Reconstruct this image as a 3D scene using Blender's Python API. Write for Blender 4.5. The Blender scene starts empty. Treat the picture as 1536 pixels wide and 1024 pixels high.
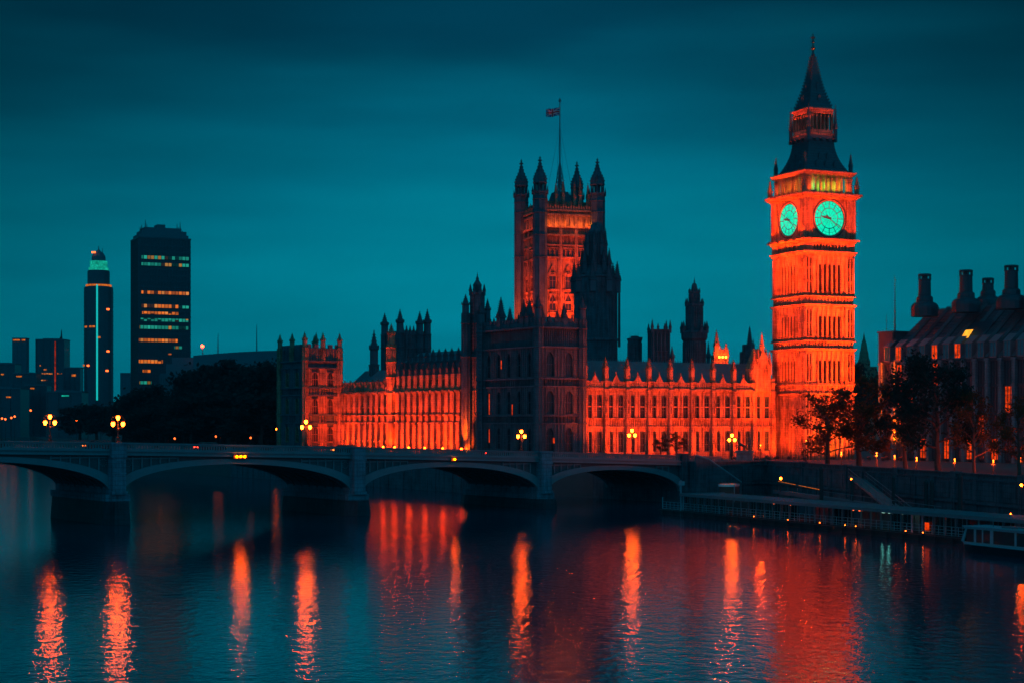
import bpy, math, random
from mathutils import Vector, Matrix
R = math.radians
rnd = random.Random(7)
FOC = 2500.0; HZ = 633.0; CX = 768.0; CAMZ = 14.0      # focal length in photo pixels, horizon row, eye height

# ------------------------------------------------------------------ camera, world, exposure
sc = bpy.context.scene
COL = sc.collection
cam = bpy.data.cameras.new('camera'); co = bpy.data.objects.new('camera', cam); COL.objects.link(co)
co.location = (0, 0, CAMZ); co.rotation_euler = (R(90), 0, 0)
cam.sensor_width = 36; cam.lens = FOC/1536*36; cam.shift_y = (HZ-512)/1536
cam.clip_start = 1; cam.clip_end = 20000
sc.camera = co
sc.render.engine = 'CYCLES'
sc.view_settings.view_transform = 'Standard'; sc.view_settings.look = 'None'
sc.view_settings.exposure = 0; sc.view_settings.gamma = 1
sc.cycles.max_bounces = 5; sc.cycles.diffuse_bounces = 2; sc.cycles.glossy_bounces = 3
sc.cycles.sample_clamp_indirect = 6
sc.cycles.use_denoising = True

class NT:
    def __init__(s, tree): s.t = tree; tree.nodes.clear()
    def n(s, typ, **kw):
        nd = s.t.nodes.new(typ)
        for k, v in kw.items():
            if k == 'ins':
                for a, b in v.items():
                    if hasattr(b, 'is_output') or isinstance(b, bpy.types.NodeSocket): s.t.links.new(b, nd.inputs[a])
                    else: nd.inputs[a].default_value = b
            else: setattr(nd, k, v)
        return nd
    def math(s, op, a, b=0.0, c=None, clamp=False):
        nd = s.t.nodes.new('ShaderNodeMath'); nd.operation = op; nd.use_clamp = clamp
        for i, v in enumerate((a, b, c)):
            if v is None: continue
            if isinstance(v, bpy.types.NodeSocket): s.t.links.new(v, nd.inputs[i])
            else: nd.inputs[i].default_value = v
        return nd.outputs[0]
    def ramp(s, fac, stops, interp='LINEAR'):
        nd = s.t.nodes.new('ShaderNodeValToRGB'); cr = nd.color_ramp; cr.interpolation = interp
        while len(cr.elements) < len(stops): cr.elements.new(0.5)
        for e, (p, c) in zip(cr.elements, stops): e.position = p; e.color = tuple(c)+(1,) if len(c) == 3 else c
        s.t.links.new(fac, nd.inputs[0]); return nd.outputs[0]
    def mix(s, fac, a, b, mode='MIX'):
        nd = s.t.nodes.new('ShaderNodeMix'); nd.data_type = 'RGBA'; nd.blend_type = mode
        for i, v in ((0, fac), (6, a), (7, b)):
            if isinstance(v, bpy.types.NodeSocket): s.t.links.new(v, nd.inputs[i])
            else: nd.inputs[i].default_value = v if i == 0 else (tuple(v)+(1,) if len(v) == 3 else v)
        return nd.outputs[2]

w = bpy.data.worlds.new('World'); sc.world = w; w.use_nodes = True
T = NT(w.node_tree)
tc = T.n('ShaderNodeTexCoord'); sep = T.n('ShaderNodeSeparateXYZ', ins={0: tc.outputs['Generated']})
X_, Y_, Z_ = sep.outputs
el = T.math('MULTIPLY', Z_, 1.0)
mp = T.n('ShaderNodeMapping', ins={'Vector': tc.outputs['Generated'], 'Scale': (2.2, 2.2, 15.0), 'Rotation': (0, R(2), 0)})
nz = T.n('ShaderNodeTexNoise', ins={'Vector': mp.outputs[0], 'Scale': 1.7, 'Detail': 5.0, 'Roughness': 0.5})
el2 = T.math('ADD', el, T.math('MULTIPLY', T.math('SUBTRACT', nz.outputs[0], 0.5), 0.10))
elr = T.math('MULTIPLY', el2, 2.0, clamp=True)
skyc = T.ramp(elr, [(0.0, (0.0, .18, .25)), (0.10, (0.0, .235, .325)), (0.19, (0.0, .215, .30)), (0.27, (0.0, .165, .25)),
                    (0.36, (0.0, .112, .182)), (0.48, (0.0, .048, .090)), (0.62, (0.0, .034, .068)), (1.0, (0.0, .055, .11))])
az = T.n('ShaderNodeMath', operation='ARCTAN2', ins={0: X_, 1: Y_}).outputs[0]
da = T.math('MULTIPLY', T.math('ADD', az, 0.0), T.math('ADD', 0.75, T.math('MULTIPLY', Z_, 4.0, clamp=True)))
g1 = T.math('EXPONENT', T.math('MULTIPLY', T.math('MULTIPLY', da, da), -7.0))
gain = T.math('ADD', T.math('MULTIPLY', g1, 0.68), 0.32)
nz2 = T.n('ShaderNodeTexNoise', ins={'Vector': mp.outputs[0], 'Scale': 3.0, 'Detail': 4.0, 'Roughness': 0.55})
gain2 = T.math('MULTIPLY', gain, T.math('ADD', T.math('MULTIPLY', nz2.outputs[0], 0.40), 0.81))
below = T.math('GREATER_THAN', Z_, -0.002)
back = T.math('MULTIPLY', T.math('SUBTRACT', 0.35, Y_), 1.6, clamp=True)     # the eastern half, away from the afterglow; brightened as unseen blue fill for shadows
skyc = T.mix(back, skyc, (0.0, .58, 1.05))
bg = T.n('ShaderNodeBackground', ins={0: skyc, 1: T.math('MULTIPLY', gain2, T.math('ADD', T.math('MULTIPLY', below, .9), .1))})
T.n('ShaderNodeOutputWorld', ins={0: bg.outputs[0]})

# ------------------------------------------------------------------ materials
MATS = {}
def material(name):
    m = bpy.data.materials.new(name); m.use_nodes = True; MATS[name] = m
    return m, NT(m.node_tree)
def solid(name, col, rough=.6, metal=0.0, vary=.35, scale=.6, bump=0.0, bscale=4.0, spec=.5):
    m, t = material(name)
    c = t.n('ShaderNodeTexCoord')
    n1 = t.n('ShaderNodeTexNoise', ins={'Vector': c.outputs['Object'], 'Scale': scale, 'Detail': 6.0, 'Roughness': .6})
    col2 = t.mix(n1.outputs[0], tuple(x*(1-vary) for x in col), tuple(min(1, x*(1+vary)) for x in col))
    ins = {'Base Color': col2, 'Roughness': rough, 'Metallic': metal, 'Specular IOR Level': spec}
    if bump:
        n2 = t.n('ShaderNodeTexNoise', ins={'Vector': c.outputs['Object'], 'Scale': bscale, 'Detail': 5.0})
        ins['Normal'] = t.n('ShaderNodeBump', ins={'Height': n2.outputs[0], 'Strength': bump, 'Distance': .1}).outputs[0]
    b = t.n('ShaderNodeBsdfPrincipled', ins=ins)
    t.n('ShaderNodeOutputMaterial', ins={0: b.outputs[0]}); return m
def masonry(name, col, bw=1.1, bh=.42, dark=.45, stain=.5, rough=.9):
    """Coursed ashlar: object-space courses, joints, soot patches and rain streaks with their own shapes."""
    m, t = material(name)
    c = t.n('ShaderNodeTexCoord'); s = t.n('ShaderNodeSeparateXYZ', ins={0: c.outputs['Object']})
    h = t.math('ADD', s.outputs[0], s.outputs[1])
    cv = t.n('ShaderNodeCombineXYZ', ins={0: h, 1: s.outputs[2], 2: 0.0})
    br = t.n('ShaderNodeTexBrick', ins={'Vector': cv.outputs[0], 'Color1': (.9, .9, .9, 1), 'Color2': (1.06, 1.06, 1.06, 1),
             'Mortar': (.68, .68, .68, 1), 'Scale': 1.0, 'Mortar Size': .035, 'Brick Width': bw, 'Row Height': bh})
    n1 = t.n('ShaderNodeTexNoise', ins={'Vector': c.outputs['Object'], 'Scale': .35, 'Detail': 8.0, 'Roughness': .65})
    mp = t.n('ShaderNodeMapping', ins={'Vector': c.outputs['Object'], 'Scale': (1.6, 1.6, .10)})
    n2 = t.n('ShaderNodeTexNoise', ins={'Vector': mp.outputs[0], 'Scale': 1.6, 'Detail': 5.0, 'Roughness': .6})
    f = t.math('MULTIPLY', t.math('ADD', n1.outputs[0], n2.outputs[0]), .5)
    fr = t.ramp(f, [(.36, (1-stain,)*3), (.56, (1.0,)*3)])
    c1 = t.mix(1.0, br.outputs[0], fr, 'MULTIPLY'); c2 = t.mix(1.0, c1, tuple(col), 'MULTIPLY')
    n3 = t.n('ShaderNodeTexNoise', ins={'Vector': c.outputs['Object'], 'Scale': 3.5, 'Detail': 6.0})
    hh = t.math('ADD', n3.outputs[0], t.math('MULTIPLY', br.outputs[1], -1.0))
    bp = t.n('ShaderNodeBump', ins={'Height': hh, 'Strength': .6, 'Distance': .08})
    b = t.n('ShaderNodeBsdfPrincipled', ins={'Base Color': c2, 'Roughness': rough, 'Normal': bp.outputs[0], 'Specular IOR Level': .25})
    t.n('ShaderNodeOutputMaterial', ins={0: b.outputs[0]}); return m
def glow(name, col, strength, vary=0.0, scale=1.0):
    m, t = material(name)
    if vary:
        c = t.n('ShaderNodeTexCoord')
        n1 = t.n('ShaderNodeTexNoise', ins={'Vector': c.outputs['Object'], 'Scale': scale, 'Detail': 3.0, 'Roughness': .7})
        st = t.math('MULTIPLY', t.ramp(n1.outputs[0], [(.38, (1-vary,)*3), (.62, (1.0,)*3)]), strength)
    else: st = strength
    e = t.n('ShaderNodeEmission', ins={0: tuple(col)+(1,), 1: st})
    t.n('ShaderNodeOutputMaterial', ins={0: e.outputs[0]}); return m
def lit_rows(name, colA, colB, strength, dens=.5, cell=1.5):
    """office glazing: each pane lit or dim by its own cell"""
    m, t = material(name)
    c = t.n('ShaderNodeTexCoord')
    s = t.n('ShaderNodeSeparateXYZ', ins={0: c.outputs['Object']})
    hx = t.math('FLOOR', t.math('DIVIDE', t.math('ADD', s.outputs[0], s.outputs[1]), cell))
    hz = t.math('FLOOR', t.math('DIVIDE', s.outputs[2], 3.2))
    wn = t.n('ShaderNodeTexWhiteNoise', ins={'Vector': t.n('ShaderNodeCombineXYZ', ins={0: hx, 1: hz}).outputs[0]})
    on = t.math('GREATER_THAN', wn.outputs[0], 1-dens)
    fx = t.math('FRACT', t.math('DIVIDE', t.math('ADD', s.outputs[0], s.outputs[1]), cell))
    mull = t.math('GREATER_THAN', fx, .16)
    k = t.math('MULTIPLY', mull, t.math('ADD', t.math('MULTIPLY', wn.outputs[0], .8), .2))
    st = t.math('MULTIPLY', t.math('MULTIPLY', k, t.math('ADD', t.math('MULTIPLY', on, .85), .15)), strength)
    colr = t.mix(t.math('GREATER_THAN', t.n('ShaderNodeSeparateColor', ins={0: wn.outputs[1]}).outputs[1], .82), colA, colB)
    e = t.n('ShaderNodeEmission', ins={0: colr, 1: st})
    g = t.n('ShaderNodeBsdfGlossy', ins={0: (.05, .05, .05, 1), 1: .2})
    a = t.n('ShaderNodeAddShader', ins={0: e.outputs[0], 1: g.outputs[0]})
    t.n('ShaderNodeOutputMaterial', ins={0: a.outputs[0]}); return m

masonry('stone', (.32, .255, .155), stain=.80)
masonry('stone_shade', (.08, .145, .17), stain=.6)  # darker, bluer copy of the stone for unlit faces; shade in its colour
masonry('granite', (.13, .25, .30), 1.6, .6, stain=.55)
masonry('pier_wet', (.03, .06, .07), 1.8, .7, stain=.6, rough=.55)
masonry('portland', (.09, .22, .25), 1.4, .6)
masonry('quay', (.08, .13, .15), 2.0, .7, stain=.6)
solid('slate', (.10, .17, .19), .45, vary=.4, scale=1.5, bump=.5, bscale=3)
solid('iron_roof', (.028, .08, .095), .5, vary=.4, scale=.8, bump=.4, bscale=2)
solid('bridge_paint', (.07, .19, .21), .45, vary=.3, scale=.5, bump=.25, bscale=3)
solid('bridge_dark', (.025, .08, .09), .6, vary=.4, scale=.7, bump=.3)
solid('black_iron', (.02, .02, .022), .45, vary=.2)
solid('bronze', (.014, .055, .068), .4, metal=.2, vary=.3)
solid('asphalt', (.045, .045, .048), .55, vary=.3, scale=.3, bump=.3, bscale=20)
solid('paving', (.07, .08, .08), .7, vary=.3, scale=.5)
solid('earth', (.05, .055, .045), .95, vary=.5, scale=.05)
solid('bark', (.06, .05, .04), .95, vary=.4, scale=3, bump=.6)
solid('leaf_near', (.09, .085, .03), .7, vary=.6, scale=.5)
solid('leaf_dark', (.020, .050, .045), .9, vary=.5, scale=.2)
solid('concrete', (.08, .14, .16), .8, vary=.25, scale=.1, bump=.2)
solid('office_glass', (.02, .055, .07), .3, vary=.3, scale=.3, spec=.6)
solid('dormer_glass', (.02, .30, .36), .35, metal=.75, vary=.35, scale=1.2)
solid('metal_grey', (.10, .18, .20), .5, metal=.2, vary=.2)
solid('boat_white', (.16, .34, .38), .4, vary=.12)
solid('hull_dark', (.02, .025, .03), .35, vary=.3)
solid('car_dark', (.03, .03, .035), .25, vary=.1)
solid('rubber', (.015, .015, .015), .8, vary=.1)
solid('timber_wet', (.03, .03, .03), .8, vary=.4, scale=1.5, bump=.5)
solid('flag_red', (.45, .03, .04), .8, vary=.1); solid('flag_blue', (.02, .03, .16), .8, vary=.1); solid('flag_white', (.6, .6, .6), .8, vary=.05)
solid('flood_body', (.04, .04, .04), .5, vary=.1)
def leafy(name, col):
    m, t = material(name); c = t.n('ShaderNodeTexCoord')
    n1 = t.n('ShaderNodeTexNoise', ins={'Vector': c.outputs['Object'], 'Scale': 9.0, 'Detail': 4.0})
    cc = t.mix(n1.outputs[0], tuple(x*.5 for x in col), tuple(x*1.6 for x in col))
    d = t.n('ShaderNodeBsdfDiffuse', ins={0: cc}); tr = t.n('ShaderNodeBsdfTranslucent', ins={0: cc})
    mx = t.n('ShaderNodeMixShader', ins={0: .45, 1: d.outputs[0], 2: tr.outputs[0]})
    t.n('ShaderNodeOutputMaterial', ins={0: mx.outputs[0]})
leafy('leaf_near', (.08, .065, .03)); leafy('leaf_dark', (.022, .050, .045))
def glass(name, col=(.02, .025, .03), rough=.12):
    m, t = material(name)
    c = t.n('ShaderNodeTexCoord')
    n = t.n('ShaderNodeTexNoise', ins={'Vector': c.outputs['Object'], 'Scale': .9, 'Detail': 2.0})
    bp = t.n('ShaderNodeBump', ins={'Height': n.outputs[0], 'Strength': .25, 'Distance': .1})
    b = t.n('ShaderNodeBsdfPrincipled', ins={'Base Color': tuple(col)+(1,), 'Roughness': rough, 'Normal': bp.outputs[0]})
    t.n('ShaderNodeOutputMaterial', ins={0: b.outputs[0]})
glass('glass_dark')
def clear_glass():
    m, t = material('clear_glass')
    g = t.n('ShaderNodeBsdfGlossy', ins={0: (.7, .8, .85, 1), 1: .08}); tr = t.n('ShaderNodeBsdfTransparent', ins={0: (.55, .7, .75, 1)})
    fr = t.n('ShaderNodeFresnel', ins={0: 1.5})
    mx = t.n('ShaderNodeMixShader', ins={0: fr.outputs[0], 1: tr.outputs[0], 2: g.outputs[0]})
    t.n('ShaderNodeOutputMaterial', ins={0: mx.outputs[0]})
clear_glass()
ORANGE = (1.0, .042, .0)
glow('lamp_glass', (1, .085, .0025), 110)
glow('terrace_glass', (1, .05, .002), 60)
glow('street_glass', (1, .14, .01), 16)
glow('nav_glass', (1, .085, .0), 240)
glow('red_glass', (1, .03, .01), 25)
glow('flood_lens', (1, .06, .004), 1.5)
glow('dial_glass', (.006, .88, .52), 1.08, vary=.14, scale=.5)
glow('window_lit', (1, .06, .004), 1.1, vary=.7, scale=1.2)
glow('window_amber', (1, .22, .02), .9, vary=.6, scale=1.0)
glow('window_yellow', (1, .40, .03), 1.6, vary=.3)
glow('teal_strip', (.01, .62, .60), .9)
glow('teal_crown', (.01, .65, .45), .8, vary=.6, scale=.35)
glow('red_strip', (1, .06, .01), .45, vary=.8, scale=.4)
glow('far_lamp', (1, .12, .02), 4.0)
glow('white_lamp', (.4, .9, .75), .7)
glow('crown_lamp', (1, .10, .006), 30)
lit_rows('rows_teal', (.02, .42, .30, 1), (.6, .25, .04, 1), .9, .85, 1.9)
lit_rows('rows_amber', (1, .20, .012, 1), (.9, .28, .05, 1), 1.0, .9, 1.9)
lit_rows('rows_sparse', (1, .15, .012, 1), (.1, .4, .3, 1), .7, .08, 2.4)

def water_material():
    m, t = material('water')
    c = t.n('ShaderNodeTexCoord')
    m1 = t.n('ShaderNodeMapping', ins={'Vector': c.outputs['Object'], 'Scale': (1.0, .8, 1.0), 'Rotation': (0, 0, R(8))})
    n1 = t.n('ShaderNodeTexNoise', ins={'Vector': m1.outputs[0], 'Scale': .9, 'Detail': 3.0, 'Roughness': .6})
    n2 = t.n('ShaderNodeTexNoise', ins={'Vector': m1.outputs[0], 'Scale': .12, 'Detail': 3.0, 'Roughness': .5})
    h = t.math('ADD', t.math('MULTIPLY', n1.outputs[0], .115), t.math('MULTIPLY', n2.outputs[0], .03))
    bp = t.n('ShaderNodeBump', ins={'Height': h, 'Strength': 1.0, 'Distance': .5})
    b = t.n('ShaderNodeBsdfPrincipled', ins={'Base Color': (.0, .05, .08, 1), 'Roughness': .07, 'IOR': 1.6, 'Normal': bp.outputs[0]})
    t.n('ShaderNodeOutputMaterial', ins={0: b.outputs[0]})
water_material()

# ------------------------------------------------------------------ mesh helpers
class MB:
    def __init__(s): s.v = []; s.f = []; s.m = []; s.mi = 0
    def add(s, vs, fs):
        o = len(s.v); s.v.extend(vs)
        for f in fs: s.f.append(tuple(i+o for i in f)); s.m.append(s.mi)
        return s
    def mat(s, i): s.mi = i; return s
    def box(s, x0, x1, y0, y1, z0, z1):
        x0, x1 = min(x0, x1), max(x0, x1); y0, y1 = min(y0, y1), max(y0, y1)
        return s.add([(x0,y0,z0),(x1,y0,z0),(x1,y1,z0),(x0,y1,z0),(x0,y0,z1),(x1,y0,z1),(x1,y1,z1),(x0,y1,z1)],
                     [(0,3,2,1),(4,5,6,7),(0,1,5,4),(1,2,6,5),(2,3,7,6),(3,0,4,7)])
    def fbox(s, F, s0, s1, d0, d1, z0, z1):
        a = F(s0, d0); b = F(s1, d1); return s.box(a[0], b[0], a[1], b[1], z0, z1)
    def lathe(s, cx, cy, prof, n=8, rot=0.0, cap=True):
        k = len(prof); vs = []
        for r, z in prof:
            for i in range(n):
                a = rot+2*math.pi*i/n; vs.append((cx+r*math.cos(a), cy+r*math.sin(a), z))
        fs = []
        for j in range(k-1):
            for i in range(n):
                i2 = (i+1) % n; fs.append((j*n+i, j*n+i2, (j+1)*n+i2, (j+1)*n+i))
        if cap: fs.append(tuple(range(n-1, -1, -1))); fs.append(tuple((k-1)*n+i for i in range(n)))
        return s.add(vs, fs)
    def sq(s, cx, cy, prof):            # square section lathe; radius = half side
        return s.lathe(cx, cy, [(r*math.sqrt(2), z) for r, z in prof], 4, math.pi/4)
    def tube(s, a, b, r0, r1, n=6):
        a = Vector(a); b = Vector(b); d = (b-a).normalized()
        u = d.cross(Vector((0, 0, 1)));  u = u.normalized() if u.length > .01 else Vector((1, 0, 0)); v = d.cross(u)
        vs = []
        for p, r in ((a, r0), (b, r1)):
            for i in range(n):
                q = 2*math.pi*i/n; vs.append(tuple(p+u*(r*math.cos(q))+v*(r*math.sin(q))))
        return s.add(vs, [(i, (i+1) % n, n+(i+1) % n, n+i) for i in range(n)]+[tuple(range(n)), tuple(range(2*n-1, n-1, -1))])
    def ball(s, c, r, n=8, m=6, sz=1.0):
        return s.lathe(c[0], c[1], [(max(.001, r*math.sin(math.pi*j/m)), c[2]-sz*r*math.cos(math.pi*j/m)) for j in range(m+1)], n)
    def prism(s, poly, z0, z1):
        n = len(poly)
        return s.add([(x, y, z0) for x, y in poly]+[(x, y, z1) for x, y in poly],
                     [tuple(range(n-1, -1, -1)), tuple(range(n, 2*n))]+[(i, (i+1) % n, n+(i+1) % n, n+i) for i in range(n)])
    def build(s, name, mats, parent=None, shift=True, smooth=False):
        z0 = parent.get('_z0', 0.0) if parent and shift else 0.0
        me = bpy.data.meshes.new(name)
        me.from_pydata([(x, y, z-z0) for x, y, z in s.v], [], s.f)
        for mm in (mats if isinstance(mats, (list, tuple)) else [mats]): me.materials.append(MATS[mm])
        if any(s.m): me.polygons.foreach_set('material_index', s.m)
        if smooth: me.polygons.foreach_set('use_smooth', [True]*len(s.f))
        me.validate(); me.update()
        o = bpy.data.objects.new(name, me); COL.objects.link(o)
        if parent: o.parent = parent; o['_z0'] = z0
        return o

def tag(o, label=None, cat=None, group=None, kind=None):
    if label: o['label'] = label
    if cat: o['category'] = cat
    if group: o['group'] = group
    if kind: o['kind'] = kind
    return o
def thing(name, label, cat, loc=(0, 0, 0), rot=0.0, group=None):
    o = bpy.data.objects.new(name, None); COL.objects.link(o); o.location = loc; o.rotation_euler = (0, 0, rot)
    o.empty_display_size = 1; o['_z0'] = float(loc[2]); return tag(o, label, cat, group)
def copy_obj(src, parent, loc=None, scale=None, rz=None):
    c = src.copy(); COL.objects.link(c); c.parent = parent
    if loc is not None: c.location = loc
    if scale is not None: c.scale = scale
    if rz is not None: c.rotation_euler = (0, 0, rz)
    return c
def copy_tree(o, parent=None):
    c = o.copy(); COL.objects.link(c); c.parent = parent
    for ch in list(o.children): copy_tree(ch, c)
    return c
def W(px, D): return ((px-CX)/FOC*D, D)
def ZY(py, D): return CAMZ+(HZ-py)/FOC*D
def along(o, d, px):
    k = (px-CX)/FOC; return (k*o[1]-o[0])/(d[0]-k*d[1])
def uv(th): return (math.cos(th), math.sin(th)), (-math.sin(th), math.cos(th))
def FR(s, d): return (s, d)          # face along local x (looks to -y)
def FL(s, d): return (d, s)          # face along local y (looks to -x)

# templates kept outside the scene: a window, a pinnacle, shared by their copies
PROTO = {}
def window_mesh(wd, ht, lit='glass_dark', mull=1, trans=1, frame='stone'):
    key = ('w', wd, ht, lit, mull, trans, frame)
    if key in PROTO: return PROTO[key]
    b = MB(); h2 = wd/2
    b.mat(1); b.box(-h2, h2, .30, .34, 0, ht)
    b.mat(0); t = min(.12, wd*.1)
    b.box(-h2, -h2+t, -.03, .30, 0, ht); b.box(h2-t, h2, -.03, .30, 0, ht)
    b.box(-h2-.08, h2+.08, -.14, .30, -.22, 0)
    for i in range(mull):
        x = -h2+(i+1)*wd/(mull+1); b.box(x-t*.35, x+t*.35, .2, .30, 0, ht)
    for i in range(trans):
        z = ht*(i+1)/(trans+1); b.box(-h2+t, h2-t, .18, .29, z-t*.5, z+t*.5)
    # pointed head
    n = 6; rise = min(wd*.9, ht*.3)
    for sg in (-1, 1):
        pts = []
        for i in range(n+1):
            a = i/n; x = h2*(1-a)**1.0; z = ht-rise+rise*math.sin(a*math.pi/2)**.8
            pts.append((sg*x, z))
        for i in range(n):
            (xa, za), (xb, zb) = pts[i], pts[i+1]
            b.add([(xa, -.05, za), (xb, -.05, zb), (xb, -.05, ht), (xa, -.05, ht), (xa, .28, za), (xb, .28, zb)], [(0, 1, 2, 3), (0, 4, 5, 1)])
    me = b.build('window', [frame, lit]); me_d = me.data; bpy.data.objects.remove(me); PROTO[key] = me_d
    return me_d
def put(meshdata, name, parent, x, y, z, rz=0.0, scale=None):
    o = bpy.data.objects.new(name, meshdata); COL.objects.link(o); o.parent = parent
    o.location = (x, y, z-parent.get('_z0', 0.0)); o.rotation_euler = (0, 0, rz)
    if scale: o.scale = scale
    return o
def put_window(parent, F, s, d, z, wd, ht, **kw):
    x, y = F(s, d); return put(window_mesh(wd, ht, **kw), 'window', parent, x, y, z, -math.pi/2 if F is FL else 0.0)
def pinnacle_mesh(mat='stone', style=0):
    """unit pinnacle: 1 m high, half-width .1 of base; scaled by its copies"""
    key = ('p', mat, style)
    if key in PROTO: return PROTO[key]
    b = MB()
    if style == 0:      # square shaft, gablets, crocketed spirelet, finial
        b.sq(0, 0, [(.085, 0), (.085, .36), (.11, .37), (.11, .40), (.08, .42)])
        for a in range(4):
            q = a*math.pi/2; c, s = math.cos(q), math.sin(q)
            b.add([tuple((c*x-s*y, s*x+c*y, z)) for x, y, z in ((-.09, -.105, .40), (.09, -.105, .40), (0, -.105, .53), (0, -.02, .52))], [(0, 1, 2), (1, 3, 2), (0, 2, 3)])
        b.sq(0, 0, [(.075, .42), (.012, .93)])
        for j in range(7):
            z = .46+j*.065; r = .075-(z-.42)/.51*.063
            for a in range(4):
                q = a*math.pi/2+math.pi/4; x, y = 1.42*(r+.006)*math.cos(q), 1.42*(r+.006)*math.sin(q)
                b.box(x-.016, x+.016, y-.016, y+.016, z, z+.022)
        b.lathe(0, 0, [(.008, .92), (.012, .945), (.034, .955), (.012, .97), (.008, .985), (.002, 1.0)], 6)
    elif style == 1:    # octagonal turret spirelet
        b.lathe(0, 0, [(.11, 0), (.11, .42), (.135, .43), (.135, .47), (.10, .48), (.055, .72), (.045, .74), (.062, .75), (.04, .77), (.012, .93), (.03, .945), (.012, .96), (.002, 1.0)], 8, math.pi/8)
        for a in range(8):
            q = a*math.pi/4+math.pi/8
            b.box(.125*math.cos(q)-.012, .125*math.cos(q)+.012, .125*math.sin(q)-.012, .125*math.sin(q)+.012, .46, .56)
            for j in range(5):
                z = .5+j*.085; r = .10-(z-.48)/.45*.085+.008
                b.box(r*math.cos(q)-.011, r*math.cos(q)+.011, r*math.sin(q)-.011, r*math.sin(q)+.011, z, z+.02)
    me = b.build('pinnacle', mat); d = me.data; bpy.data.objects.remove(me); PROTO[key] = d
    return d
def pinnacle(parent, x, y, z0, h, wd=1.0, mat='stone', style=0):
    """wd = width factor against height"""
    k = h if wd is None else wd
    return put(pinnacle_mesh(mat, style), 'pinnacle', parent, x, y, z0, 0.0, (k, k, h))
FLOOD = {}; GAIN = 1.12
def flood(parent, loc, target, energy, col=ORANGE, size=.8, spread=150, name='floodlight'):
    """a real floodlight: housing, lens and its light; loc and target in the parent's own axes (z = world)"""
    if 'b' not in FLOOD:
        b = MB(); b.box(-.35, .35, -.25, .25, 0, .35); b.box(-.42, -.36, -.05, .05, .1, .6); b.box(.36, .42, -.05, .05, .1, .6); b.box(-.42, .42, -.15, .15, .6, .66)
        o = b.build('floodlight', 'flood_body'); FLOOD['b'] = o.data; bpy.data.objects.remove(o)
        b = MB(); b.box(-.3, .3, -.2, .2, -.04, -.005); o = b.build('lens', 'flood_lens'); FLOOD['l'] = o.data; bpy.data.objects.remove(o)
    z0 = parent.get('_z0', 0.0)
    o = bpy.data.objects.new(name, FLOOD['b']); COL.objects.link(o); o.parent = parent
    d = Vector(target)-Vector(loc)
    o.location = (loc[0], loc[1], loc[2]-z0); o.rotation_euler = d.to_track_quat('-Z', 'Y').to_euler()
    l = bpy.data.objects.new('lens', FLOOD['l']); COL.objects.link(l); l.parent = o
    li = bpy.data.lights.new('floodlight_beam', 'AREA'); li.shape = 'RECTANGLE'; li.size = size; li.size_y = size*.6
    li.energy = energy*GAIN; li.color = col; li.spread = R(spread)
    lo = bpy.data.objects.new('beam', li); COL.objects.link(lo); lo.parent = o; lo.location = (0, 0, -.45)
    return o
def up_light(parent, x, y, z, energy, col, r=.3, name='lamp'):
    li = bpy.data.lights.new('lamp_light', 'POINT'); li.energy = energy; li.color = col; li.shadow_soft_size = r
    lo = bpy.data.objects.new(name, li); COL.objects.link(lo); lo.parent = parent; lo.location = (x, y, z-parent.get('_z0', 0.0)); return lo

# ------------------------------------------------------------------ setting: water, land
GZ = 5.5
b = MB(); b.add([(-6000, -60, 0), (6000, -60, 0), (6000, 9000, 0), (-6000, 9000, 0)], [(0, 1, 2, 3)])
tag(b.build('river_water', 'water'), kind='structure')
quay = [(82, 140), (65.5, 213), (46, 303), (31.5, 291.0), (18.0, 309.0), (-10.4, 333), (-31, 374), (-72, 430), (-112, 500), (-150, 600), (-190, 700), (-320, 1100), (-520, 1600), (-1400, 2600)]
land = quay+[(-6000, 4200), (-6000, 9000), (6000, 9000), (6000, 140)]
b = MB(); b.prism(land, -3, GZ); tag(b.build('ground', 'paving'), kind='structure')
b = MB(); far = [(-6000, 2700), (-1500, 2650), (-1460, 2700), (-6000, 4100)]
b.prism(far, -3, 4.5); tag(b.build('far_bank_ground', 'earth'), kind='structure')

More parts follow.
